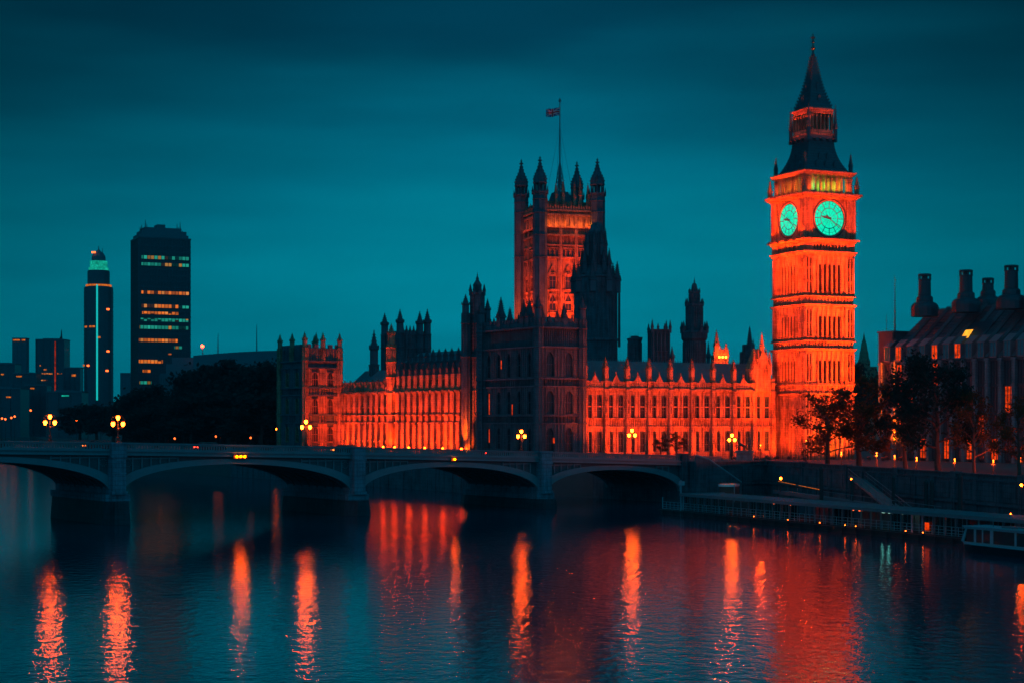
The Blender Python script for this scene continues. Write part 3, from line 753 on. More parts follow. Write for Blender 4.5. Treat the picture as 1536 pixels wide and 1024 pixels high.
    for k in range(19):
        q = k/18; tb = [(0, 1), (.15, .80), (.36, .55), (.57, .375), (.78, .23), (1.01, .09)]
        for (qa, fa), (qb, fb) in zip(tb[:-1], tb[1:]):
            if qa <= q <= qb: ff = fa+(fb-fa)*(q-qa)/(qb-qa); break
        prof.append((.475*ff, zs0+(zs1-zs0)*q))
    sqp(b, prof)
    for (f_, zz) in prof[1:-1]: sqp(b, [(f_+.010, zz-.08), (f_+.010, zz+.05)])
    for k in range(1, 18):
        f_, zz = prof[k]
        for sx in (-1, 1):
            for sy in (-1, 1): x, y = cx+sx*Wu/2*(f_+.012), cy+sy*Wv/2*(f_+.012); b.box(x-.13, x+.13, y-.13, y+.13, zz, zz+.42)
    sp = b.build('spire', 'iron_roof', root)
    for (k, side) in ((2, 0), (2, 1), (6, 0), (6, 1)):
        f_, zz = prof[k]; F_, LL = faces[side]; d = LL/2*(1-f_)-.12; sm = LL/2; ww = .42 if k == 2 else .28
        b = MB(); p = [(*F_(sm-ww, d), zz), (*F_(sm+ww, d), zz), (*F_(sm+ww, d), zz+1.1), (*F_(sm, d), zz+2.0), (*F_(sm-ww, d), zz+1.1)]
        q_ = [(*F_(sm+a, d+1.5), zz+h_) for a, h_ in ((-ww, 0), (ww, 0), (ww, 1.1), (0, 2.0), (-ww, 1.1))]
        b.add(p+q_, [(0, 1, 2, 3, 4), (0, 5, 6, 1), (1, 6, 7, 2), (2, 7, 8, 3), (3, 8, 9, 4), (4, 9, 5, 0)]); b.build('spire_lucarne', 'iron_roof', root)
    b = MB(); zt = z(50); z8 = z(84)
    b.lathe(cx, cy, [(.42, z8-.2), (.5, z8+.2), (.22, z8+.5), (.2, z8+1.3), (.55, z8+1.6), (.5, z8+1.9), (.15, z8+2.2), (.12, z8+2.9), (.38, z8+3.1), (.3, z8+3.4), (.16, z8+3.6), (.13, zt-.3), (.04, zt)], 8)
    b.box(cx-.6, cx+.6, cy-.12, cy+.12, zt-1.2, zt-.95); b.box(cx-.12, cx+.12, cy-.6, cy+.6, zt-1.2, zt-.95)
    b.build('finial', 'bronze', root)
    z = lambda y: ZY(y, D)
    # pinnacles
    for x, y in ((-.4, -.4), (Wu+.4, -.4), (-.4, Wv+.4), (Wu+.4, Wv+.4)):
        pinnacle(root, x, y, z(290), z(262)-z(290)+.5, 4.6, 'stone')
    for x, y in ((.6, .6), (Wu-.6, .6), (.6, Wv-.6), (Wu-.6, Wv-.6)):
        pinnacle(root, x, y, z(256), z(224)-z(256), 4.0, 'iron_roof')
    for x, y in ((cx-hx-.5, cy-hy-.5), (cx+hx+.5, cy-hy-.5), (cx-hx-.5, cy+hy+.5), (cx+hx+.5, cy+hy+.5)):
        pinnacle(root, x, y, z(206), z(148)-z(206), 3.6, 'iron_roof')
    # door and buttress lamp at street level
    b = MB(); b.fbox(FR, Wu*.42, Wu*.60, -.1, .0, base, base+4.2); b.build('door', 'bronze', root)
    # floodlights
    E = .20
    for s in (.05, .4, .72):
        flood(root, (Wu*s+5, -6, GZ+.8), (Wu*s, 0, 16), 3200, (1, .06, .0), size=.4, spread=115)
        flood(root, (Wu*s+6, -15, GZ+.8), (Wu*s+2, 0, 34), 7200, size=.4, spread=55)
        flood(root, (Wu*s+6, -20, GZ+.8), (Wu*s+2, 0, 50), 4000, size=.4, spread=26)
        flood(root, (-7, Wv*s-5, GZ+.8), (0, Wv*s+2, 14), 800, size=.4, spread=90)
        flood(root, (-15, Wv*s-9, GZ+.8), (0, Wv*s+2, 34), 3000, size=.4, spread=44)
        flood(root, (-20, Wv*s-12, GZ+.8), (0, Wv*s+2, 60), 5200, size=.4, spread=24)
    for s in (.12, .37, .63, .88):
        flood(root, (Wu*s, -1.0, z(288)+.25), (Wu*s, .6, z(262)), 170, (1, .075, .002), .35)
        flood(root, (-1.0, Wv*s, z(288)+.25), (.6, Wv*s, z(262)), 170, (1, .075, .006), .35)
        flood(root, (Wu*s, .2, z(357)+.3), (Wu*s, .3, z(330)), 5, size=.3); flood(root, (-1.7, Wv*s, z(357)+.0), (.3, Wv*s, z(325)), 45, size=.3)
        flood(root, (cx+hx*(s*2-1)*1.1, cy-hy-1.3, z(206)+.5), (cx+hx*(s*2-1), cy-hy, z(180)), 12, size=.3)
        flood(root, (cx-hx-1.3, cy+hy*(s*2-1)*1.1, z(206)+.5), (cx-hx, cy+hy*(s*2-1), z(180)), 12, size=.3)
    for s, c_, e_ in ((.18, (.05, 1, .25), 260), (.40, (.3, 1, .08), 240), (.62, (.9, .9, .05), 200), (.82, (.9, .5, .03), 150)):
        up_light(root, Wu*s, i0+1.0, z(276), e_, c_)
    for s in (.25, .5, .75): up_light(root, i0+1.0, Wv*s, z(276), 150, (1, .28, .01))
    return root
CT = clock_tower()

# ------------------------------------------------------------------ the palace: one connected building, each range a part of it
PC = W(807, 353)
palace = thing('palace', 'long floodlit gothic palace of many pinnacles along the river beside the clock tower', 'palace', (PC[0], PC[1], GZ), 0)
def block(mb, name, mat, o, th):
    ob = mb.build(name, mat, palace); ob.location = (o[0]-PC[0], o[1]-PC[1], 0); ob.rotation_euler = (0, 0, th); return ob
def pflood(o, th, loc, tgt, e, **kw):
    kw.setdefault('spread', 115)
    u, v = uv(th); g = lambda p: (o[0]-PC[0]+u[0]*p[0]+v[0]*p[1], o[1]-PC[1]+u[1]*p[0]+v[1]*p[1], p[2])
    return flood(palace, g(loc), g(tgt), e, **kw)
def strings(b, L, Dp, zs, F=None, e=.25):
    for zz, h, p in zs: b.box(-p, L+p, -p, Dp+p, zz, zz+h)
rects = []
def oct_turret(b, x, y, r, z0, z1, bands=(), ribs=True):
    b.lathe(x, y, [(r, z0), (r, z1)], 8, math.pi/8)
    for zb in bands: b.lathe(x, y, [(r+.18, zb), (r+.25, zb+.18), (r+.18, zb+.36)], 8, math.pi/8)
    if ribs:
        for k in range(8):
            a = math.pi/8+k*math.pi/4; b.lathe(x+(r)*math.cos(a), y+r*math.sin(a), [(.12, z0), (.12, z1)], 4, a)
def gable_cren(b, F, s0, s1, z, n=None, d0=0.0, d1=.45, h=.9):
    n = n or max(2, int((s1-s0)/1.5)); w_ = (s1-s0)/n
    for k in range(n): b.fbox(F, s0+w_*(k+.22), s0+w_*(k+.78), d0, d1, z, z+h)

# -- north range: nine bays with tall paired windows on two storeys
TN = R(32); un, vn = uv(TN)
def north_wing():
    o = W(873, PC[1]+ (along(PC, un, 873))*un[1]); k0 = along(PC, un, 873)
    o = (PC[0]+un[0]*k0, PC[1]+un[1]*k0)
    L = along(o, un, 1160.0)
    bp = [along(o, un, p) for p in (876.5, 908, 940.5, 973, 1005, 1037.5, 1069, 1100, 1130)]+[L-.4]
    b = MB(); b.box(0, L, .35, 15, GZ-.5, 21.2)
    b.box(-.0, L, .1, .34, GZ-.5, 7.3); b.box(0, L, -.05, .4, 7.3, 7.6)
    for zz, h, p in ((12.85, .3, .22), (14.7, .3, .22), (20.9, .35, .3), (21.25, .3, .45)): b.box(0, L, -p, .4, zz, zz+h)
    b.box(0, L, .0, .5, 21.55, 22.9); b.box(0, L, -.12, .55, 22.75, 22.95)
    for i in range(int(L/.62)): b.box(.1+i*.62, .34+i*.62, -.1, 0, 13.15, 14.7); b.box(.1+i*.62, .34+i*.62, -.1, 0.0, 21.6, 22.7)
    ob = block(b, 'north_wing', 'stone', o, TN)
    for i in range(len(bp)):
        s = bp[i]; b = MB()
        b.box(s-.62, s+.62, -.75, .36, GZ-.5, 12.8); b.box(s-.55, s+.55, -.6, .36, 12.8, 21.0); b.box(s-.48, s+.48, -.5, .5, 21.0, 24.2)
        for zz in (7.4, 12.9, 14.75, 21.0, 22.8): b.box(s-.72, s+.72, -.85, .36, zz, zz+.28)
        for k in (-.38, .26): b.box(s+k, s+k+.12, -.87 , -.74, GZ, 12.6); b.box(s+k, s+k+.12, -.70, -.59, 13.3, 20.7)
        # niche with a small statue between the storeys
        b.box(s-.2, s+.2, -.95, -.6, 16.0, 16.2); b.lathe(s, -.78, [(.16, 16.2), (.17, 17.0), (.09, 17.3), (.11, 17.5), (.03, 17.65)], 6); b.sq(s, -.78, [(.2, 18.2), (.02, 19.3)])
        b.build('buttress', 'stone', ob)
        if i < len(bp)-1: pinnacle(ob, s, 0.0, 24.1, 28.4-24.1 if i < 8 else 5.2, 5.6)
    for s0, s1 in zip(bp[:-1], bp[1:]):
        w_ = s1-s0; b = MB()
        # wall piers between the openings stand proud of the glass
        for f0, f1 in ((0, .13), (.36, .45), (.53, .60), (.84, 1.0)):
            for za, zb in ((7.6, 12.85), (15.0, 20.9)): b.box(s0+w_*f0, s0+w_*f1, .02, .36, za, zb)
        b.box(s0+w_*.45, s0+w_*.53, .2, .36, 7.6, 12.85); b.box(s0+w_*.45, s0+w_*.53, .2, .36, 15.0, 20.9)
        b.box(s0+w_*.13, s0+w_*.36, .02, .36, 20.0, 20.9); b.box(s0+w_*.60, s0+w_*.84, .02, .36, 20.0, 20.9); b.box(s0+w_*.13, s0+w_*.36, .02, .36, 12.0, 12.85); b.box(s0+w_*.60, s0+w_*.84, .02, .36, 12.0, 12.85)
        for f in (.245, .72): b.box(s0+w_*(f-.06), s0+w_*(f+.06), -.06, .02, 20.1, 20.8)
        b.box(s0+.6, s1-.6, .0, .36, 17.35, 17.6)
        # gablet on the parapet
        m = (s0+s1)/2+w_*.0
        b.add([(m-1.0, -.1, 22.95), (m+1.0, -.1, 22.95), (m, -.1, 24.5), (m-1.0, .35, 22.95), (m+1.0, .35, 22.95), (m, .35, 24.5)], [(0, 1, 2), (5, 4, 3), (0, 2, 5, 3), (1, 4, 5, 2)])
        b.sq(m, .1, [(.14, 24.4), (.1, 24.9), (.02, 25.3)])
        b.build('bay', 'stone', ob)
        for f in (.245, .72):
            for za, zb in ((7.6, 12.0), (15.0, 20.0)):
                put_window(ob, FR, s0+w_*f, .0, za, w_*.235, zb-za, mull=1, trans=2, frame='stone_shade')  # frames use the shade-coloured stone to darken the openings
    b = MB()
    b.add([(0, .8, 22.3), (L, .8, 22.3), (L, 7.5, 27.7), (0, 7.5, 27.7), (0, 14, 22.3), (L, 14, 22.3)], [(0, 1, 2, 3), (3, 2, 5, 4), (1, 5, 2), (0, 3, 4)])
    for i in range(int(L/.9)):
        x = .4+i*.9; b.add([(x, .78, 22.35), (x+.12, .78, 22.35), (x+.12, 7.45, 27.8), (x, 7.45, 27.8)], [(0, 1, 2, 3)])
    for i in range(int(L/.7)): b.box(.2+i*.7, .3+i*.7, 7.42, 7.58, 27.6, 28.1)
    b.build('roof', 'slate', ob)
    for i in range(len(bp)-1):
        m = (bp[i]+bp[i+1])/2
        pflood(o, TN, (m+4.5, -5.5, GZ+.6), (m-.5, 0, 14.0), 1250)
        if i % 2 == 0: pflood(o, TN, (m, -14, GZ+.6), (m+1, 0, 24), 1800, spread=80)
    # gabled turret group at the tower end
    s = along(o, un, 1141); b = MB()
    b.box(s-2.2, s+2.2, -.9, 3, 21.2, 26.5); b.add([(s-2.2, -.95, 26.5), (s+2.2, -.95, 26.5), (s, -.95, 31), (s-2.2, 3, 26.5), (s+2.2, 3, 26.5), (s, 3, 31)], [(0, 1, 2), (5, 4, 3), (0, 2, 5, 3), (1, 4, 5, 2)])
    for k in (-1.2, -.4, .4, 1.2): b.box(s+k-.15, s+k+.15, -1.1, -.9, 21.6, 26.3)
    g = b.build('gable', 'stone', ob)
    for dx, h, z0 in ((-2.3, 6, 25), (2.3, 5.5, 25), (0, 5.6, 29.2), (-1.2, 4.2, 27), (1.2, 4.2, 27)): pinnacle(ob, s+dx, -.4, z0, h, 4.4)
    return ob
north_wing()

# -- the corner pavilion, unlit toward the river
def pavilion():
    th = TN; o = PC; L = along(PC, un, 873.0); tr = R(35); ur, vr = uv(tr)
    Dp = along(PC, vn, 722.0)
    b = MB(); b.box(.4, L-.4, .4, Dp-.4, GZ-.5, 34.0)
    for zz, h, p in ((13.6, .35, .25), (15.3, .3, .2), (21.5, .35, .3), (23.2, .35, .25), (29.8, .4, .35), (33.9, .4, .4), (7.4, .3, .2)): b.box(-p, L+p, -p, Dp+p, zz, zz+h)
    b.box(.1, L-.1, .1, .6, 34.3, 35.3); b.box(.1, .6, .1, Dp-.1, 34.3, 35.3)
    gable_cren(b, FR, .5, L-.5, 35.3, 6); gable_cren(b, FL, .5, Dp-.5, 35.3, 15)
    for F, LL, n in ((FR, L, 22), (FL, Dp, 58)):
        for i in range(n):
            s = .3+(LL-.6)*(i+.5)/n
            for za, zb in ((21.85, 23.2), (30.2, 33.9), (13.95, 15.3)): b.fbox(F, s-.09, s+.09, .22, .4, za, zb)
    ob = block(b, 'corner_pavilion', 'stone_shade', o, th)
    for F, LL, cs, wd in ((FR, L, (.27, .70), 2.1), (FL, Dp, (.14, .32, .5, .68, .86), 1.7)):
        rows = ((7.8, 12.9, 0), (15.8, 20.8, 1), (23.8, 28.9, 2))
        edges = [0]+[x for c in cs for x in (c*LL-wd/2, c*LL+wd/2)]+[LL]
        b = MB()
        for za, zb in ((7.75, 13.6), (15.6, 21.5), (23.55, 29.8)):
            for i in range(0, len(edges), 2): b.fbox(F, edges[i], edges[i+1], .02, .42, za, zb)
            for c in cs: b.fbox(F, c*LL-wd/2, c*LL+wd/2, .02, .42, zb-.85, zb)
        for i in range(0, len(edges), 2):
            a0, a1 = edges[i], edges[i+1]; n = max(2, int((a1-a0)/.8))
            for k in range(n+1): s = min(max(a0+(a1-a0)*k/n, a0+.1), a1-.1); b.fbox(F, s-.09, s+.09, -.14, .03, GZ, 29.7)
        b.build('facing', 'stone_shade', ob)
        for ci, c in enumerate(cs):
            for za, zb, r_ in rows:
                put_window(ob, F, c*LL, .02, za, wd-.04, zb-za, mull=2 if F is FR else 1, trans=1 if r_ else 2, frame='stone_shade')
    # lit slits toward the river
    for px, ya, yb in ((753, 540, 553), (735, 590, 621), (769.5, 606, 622), (735, 643, 663), (830, 656, 664)):
        F, d_, v_ = (FL, 0, vn) if px < 807 else (FR, 0, un)
        s = along(PC, v_, px); Y = PC[1]+v_[1]*s
        b = MB(); b.fbox(F, s-.22, s+.22, -.17, -.02, ZY(yb, Y), ZY(ya, Y)); b.mat(1); b.fbox(F, s-.28, s-.22, -.22, -.02, ZY(yb, Y), ZY(ya, Y)); b.fbox(F, s+.22, s+.28, -.22, -.02, ZY(yb, Y), ZY(ya, Y)); b.build('slit_window', ['window_lit', 'stone_shade'], ob)
    # corner buttress turrets and pinnacles
    for x, y, r_ in ((0, 0, 1.0), (L, 0, .95), (0, Dp, 1.0), (L, Dp, .9)):
        b = MB(); oct_turret(b, x, y, r_, GZ-.5, 36.0, (13.6, 21.5, 23.2, 29.8, 33.9)); b.build('turret', 'stone_shade', ob)
        pinnacle(ob, x, y, 36, 5.2, 7.0, 'stone_shade', 1)
    for px, yt, hh in ((748.5, 445, 6.0), (762, 460, 4.5), (738, 476, 2.6), (775, 470, 3.5), (783, 449, 6), (791, 447, 6), (815, 457, 5), (838, 463, 4), (848, 454, 5.5), (826, 470, 3), (860, 471, 3)):
        if px < 807: s = along(PC, vn, px); x, y, Y = .5, s, PC[1]+vn[1]*s
        else: s = along(PC, un, px); x, y, Y = s, .5, PC[1]+un[1]*s
        zt = ZY(yt, Y); pinnacle(ob, x, y, 34.2, zt-34.2, min(8.5, (zt-34.2)*1.25), 'stone_shade', 0)
    b = MB(); b.add([(1, 1, 34.4), (L-1, 1, 34.4), (L-1, Dp-1, 34.4), (1, Dp-1, 34.4), (3.5, 4, 36.6), (L-3.5, 4, 36.6), (L-3.5, Dp-4, 36.6), (3.5, Dp-4, 36.6)], [(0, 1, 5, 4), (1, 2, 6, 5), (2, 3, 7, 6), (3, 0, 4, 7), (4, 5, 6, 7)]); b.build('roof', 'slate', ob)
    # north face lit weakly from the right
    pflood(o, th, (L+4, -7, GZ+.6), (L*.9, 0, 19), 700, spread=70)
    return ob
pavilion()

# -- river range
TR = R(35); ur, vr = uv(TR)
OR = W(720, 374)
SEG = along(OR, vr, 588.0); END = along(OR, vr, 512.0)
def river_wing():
    b = MB(); L0 = SEG; L1 = END
    b.box(.4, 14, 0, L1, GZ-.5, 21.2); b.box(.1, .4, 0, L1, GZ-.5, 9.2); b.box(-.15, .4, 0, L1, 9.2, 9.6)
    for zz, h, p in ((13.7, .35, .3), (15.6, .3, .25), (17.6, .22, .12), (20.9, .4, .35), (21.3, .3, .5)): b.box(-p, .42, 0, L1, zz, zz+h)
    b.box(.05, .6, 0, L1, 21.6, 22.6)
    ob = block(b, 'river_wing', 'stone', OR, TR)
    b = MB(); b.box(.5, 1.0, 0, L0, 21.6, 24.7); b.box(.2, 1.05, 0, L0, 24.5, 24.95); b.box(3.0, 12, 1, L0, 22, 28.5); b.box(2.8, 12.2, .8, L0+.2, 28.3, 28.6)
    at = b.build('attic', 'stone_shade', ob)
    b = MB(); b.add([(3.2, 1, 28.6), (3.2, L0, 28.6), (7.5, L0-1, 31), (7.5, 2, 31), (11.8, 1, 28.6), (11.8, L0, 28.6)], [(0, 3, 2, 1), (3, 4, 5, 2), (0, 4, 3), (1, 2, 5)])
    b.add([(1.2, L0, 22.4), (1.2, L1, 22.4), (7, L1, 27.2), (7, L0, 27.2), (13, L0, 22.4), (13, L1, 22.4)], [(0, 3, 2, 1), (3, 4, 5, 2)])
    b.build('roof', 'slate', ob)
    px = [701, 689.5, 680, 671, 661, 651.5, 642, 633, 624, 615, 606.5, 598]
    ss = [along(OR, vr, p) for p in px]
    def butt(s, wd, pr, top, mid=True):
        b = MB(); b.box(-pr, .42, s-wd, s+wd, GZ-.5, 13.7); b.box(-pr+.15, .42, s-wd+.05, s+wd-.05, 13.7, 21.0); b.box(-pr+.35, .6, s-wd+.12, s+wd-.12, 21.0, top)
        for zz in (9.2, 13.75, 15.6, 21.0): b.box(-pr-.12, .42, s-wd-.1, s+wd+.1, zz, zz+.3)
        for k in (-1, 1): b.box(-pr-.08, -pr, s+k*(wd-.12)-.07, s+k*(wd-.12)+.07, GZ, 13.6)
        b.build('buttress', 'stone', ob)
    for i, s in enumerate(ss):
        butt(s, .84, .6, 25.2); pinnacle(ob, .25, s, 25.1, 3.2, 4.6, 'stone_shade')
        if i >= 1: pinnacle(ob, 3.1, s, 28.5, 3.0, 5.0, 'stone_shade')
    allb = [0.3]+ss+[SEG]
    n2 = 9; far_s = [SEG+(END-SEG)*(i+.5)/n2 for i in range(n2)]
    for s in far_s: butt(s, .75, .45, 23.2); 
    for i in range(n2*2):
        s = SEG+(END-SEG)*(i+.5)/(n2*2); 
        if i % 2 == 0: pinnacle(ob, .3, s+(END-SEG)/n2/2*.5, 22.6, 2.2, 4)
    b = MB(); gable_cren(b, FL, SEG+.5, END-.3, 22.6, 18, .1, .6, 1.5); b.build('battlement', 'stone', ob)
    for a, c in zip((allb+far_s)[:-1], (allb+far_s)[1:]):
        w_ = c-a-1.1
        if w_ < .7: continue
        m = (a+c)/2
        for za, zb in ((9.6, 13.6), (15.9, 20.8)): put_window(ob, FL, m, .05, za, min(w_, 1.9), zb-za, mull=1, trans=1)
        if c <= SEG: put_window(ob, FL, m, .12, 22.0, min(w_, 1.7), 2.3, mull=1, trans=0)
    b = MB()
    for s in [SEG+1+i*.55 for i in range(int((END-SEG)/.55)-2)]: b.box(.28, .42, s, s+.16, 9.6, 20.9)
    b.build('mullion_panelling', 'stone', ob)
    # stair turret lit from below, at the break between the two heights
    b = MB(); oct_turret(b, -.2, SEG, 1.15, GZ-.5, 33.0, (13.7, 15.6, 21.0, 24.8, 28.5, 32)); b.build('turret', 'stone', ob); pinnacle(ob, -.2, SEG, 33, 5, 8, style=1)
    b = MB(); oct_turret(b, -.3, along(OR, vr, 706.5), 1.2, GZ-.5, 31.5, (13.7, 15.6, 21.0, 24.8, 28.5)); oct_turret(b, -.2, .3, .7, GZ-.5, 24.5, (13.7, 15.6, 21.0)); b.build('turret', 'stone', ob)
    nf = 11
    for i in range(nf):
        s = END*(i+.2)/nf
        pflood(OR, TR, (-5.5, s+8.5, GZ+.6), (0, s+4.5 if i else s+10, 13.0), 1500 if i else 900, spread=100)
    for i in range(4): pflood(OR, TR, (-10, END*(i+.5)/4+9, GZ+.6), (0, END*(i+.4)/4, 22), 1300, spread=70)
    for (s, off) in ((SEG, -5), (along(OR, vr, 706.5), -3.5)):
        pflood(OR, TR, (-3.5, s+off, GZ+.6), (-.3, s, 12), 420, spread=45, size=.4); pflood(OR, TR, (-4.5, s+off, GZ+.6), (-.3, s, 24), 900, spread=28, size=.4)
    return ob
river_wing()
# turret cluster behind the corner
def cluster():
    o = W(716, 376)
    b = MB(); zt = ZY(438, 376); r = 11.2/FOC*376
    oct_turret(b, 0, 0, r, GZ-.5, zt, (21, 28.5, 36, zt-.5)); 
    oct_turret(b, -2.6, -1.5, .95, GZ-.5, ZY(470, 375), (28.5, 36)); oct_turret(b, 2.3, .5, .8, GZ-.5, ZY(478, 375), (28.5, 34)); b.box(-3, 4, -.8, 3, GZ, 36.5)
    ob = block(b, 'stair_turret', 'stone_shade', o, 0.0)
    b = MB(); b.lathe(0, 0, [(.95, zt), (.95, zt+1.4), (1.05, zt+1.5), (.5, zt+2.4), (.28, zt+2.8), (.42, zt+2.95), (.12, zt+3.5), (.03, ZY(408, 376))], 8); b.build('spire', 'stone_shade', ob)
    for k in range(8):
        a = k*math.pi/4+.39; pinnacle(ob, r*math.cos(a), r*math.sin(a), zt-.8, 2.6, 3.5, 'stone_shade')
    pinnacle(ob, -2.6, -1.5, ZY(470, 375), 4.3, 7.5, mat='stone_shade', style=1); pinnacle(ob, 2.3, .5, ZY(478, 375), 4.7, 6.5, mat='stone_shade', style=1)
cluster()
# -- far pavilion
def far_pavilion():
    X0, Y0 = OR[0]+vr[0]*END, OR[1]+vr[1]*END
    s = (CX-457)/FOC; t = along((X0, Y0), (-ur[0], -ur[1]), 457.0)
    o = (X0-ur[0]*t, Y0-ur[1]*t); L = t+.1; Dp = along(o, vr, 420.0); Y = o[1]
    zz = lambda y: ZY(y, Y)
    b = MB(); b.box(.35, L, .35, Dp, GZ-.5, zz(521))
    for y_, h, p in ((541, .35, .3), (551, .3, .2), (581, .35, .3), (592, .35, .25), (621.5, .4, .3), (634, .3, .2)): b.box(-p, L+p*.3, -p, Dp+p, zz(y_)-h/2, zz(y_)+h/2)
    gable_cren(b, FR, .5, L, zz(521), 5, .35, .8); gable_cren(b, FL, .5, Dp, zz(521), 7, .35, .8)
    ob = block(b, 'far_pavilion', 'stone_shade', o, TR)
    for F, LL, cs in ((FR, L, (.28, .69)), (FL, Dp, (.3, .7))):
        wd = 1.9; edges = [0]+[x for c in cs for x in (c*LL-wd/2, c*LL+wd/2)]+[LL]; b = MB()
        for ya, yb in ((665, 634), (621, 593), (580, 552)):
            for i in range(0, len(edges), 2): b.fbox(F, edges[i], edges[i+1], .02, .37, zz(ya) if ya < 660 else GZ, zz(yb))
        for i in range(int(LL/.8)): b.fbox(F, .3+i*.8, .45+i*.8, .12, .36, zz(540), zz(522)); b.fbox(F, .3+i*.8, .45+i*.8, .12, .36, zz(591), zz(582))
        for i in range(0, len(edges), 2):
            for k in (.15, .5, .85): s_ = edges[i]+(edges[i+1]-edges[i])*k; b.fbox(F, s_-.08, s_+.08, -.12, .03, GZ, zz(552))
        b.build('facing', 'stone' if F is FR else 'stone_shade', ob)  # lit face in plain stone, river face in the shade-coloured copy
        for c in cs:
            for ya, yb in ((579, 558), (621, 597.5), (662, 640)): put_window(ob, F, c*LL, .0, zz(ya)+.05, wd-.05, zz(yb)-zz(ya), mull=2, trans=1)
    for x, y, h in ((0, 0, 1), (L-.6, 0, 1), (L*.5, .2, .8), (0, Dp, 1), (0, Dp*.5, .9), (L-.6, Dp, 1)):
        b = MB(); oct_turret(b, x, y, .62*h+.1, GZ-.5 if h == 1 else zz(541), zz(520), (zz(541), zz(581), zz(621)) if h == 1 else ()); b.build('turret', 'stone', ob)
        pinnacle(ob, x, y, zz(520), zz(497)-zz(520), 5.4, style=1)
    pinnacle(ob, L*.65, Dp*.5, zz(521), 4.4, 5, style=1)
    pflood(o, TR, (L*.5, -9, GZ+.6), (L*.5, 0, 17), 1500); pflood(o, TR, (L*.5, -12, GZ+.6), (L*.5, 0, 27), 1900, spread=80)
    return ob
far_pavilion()

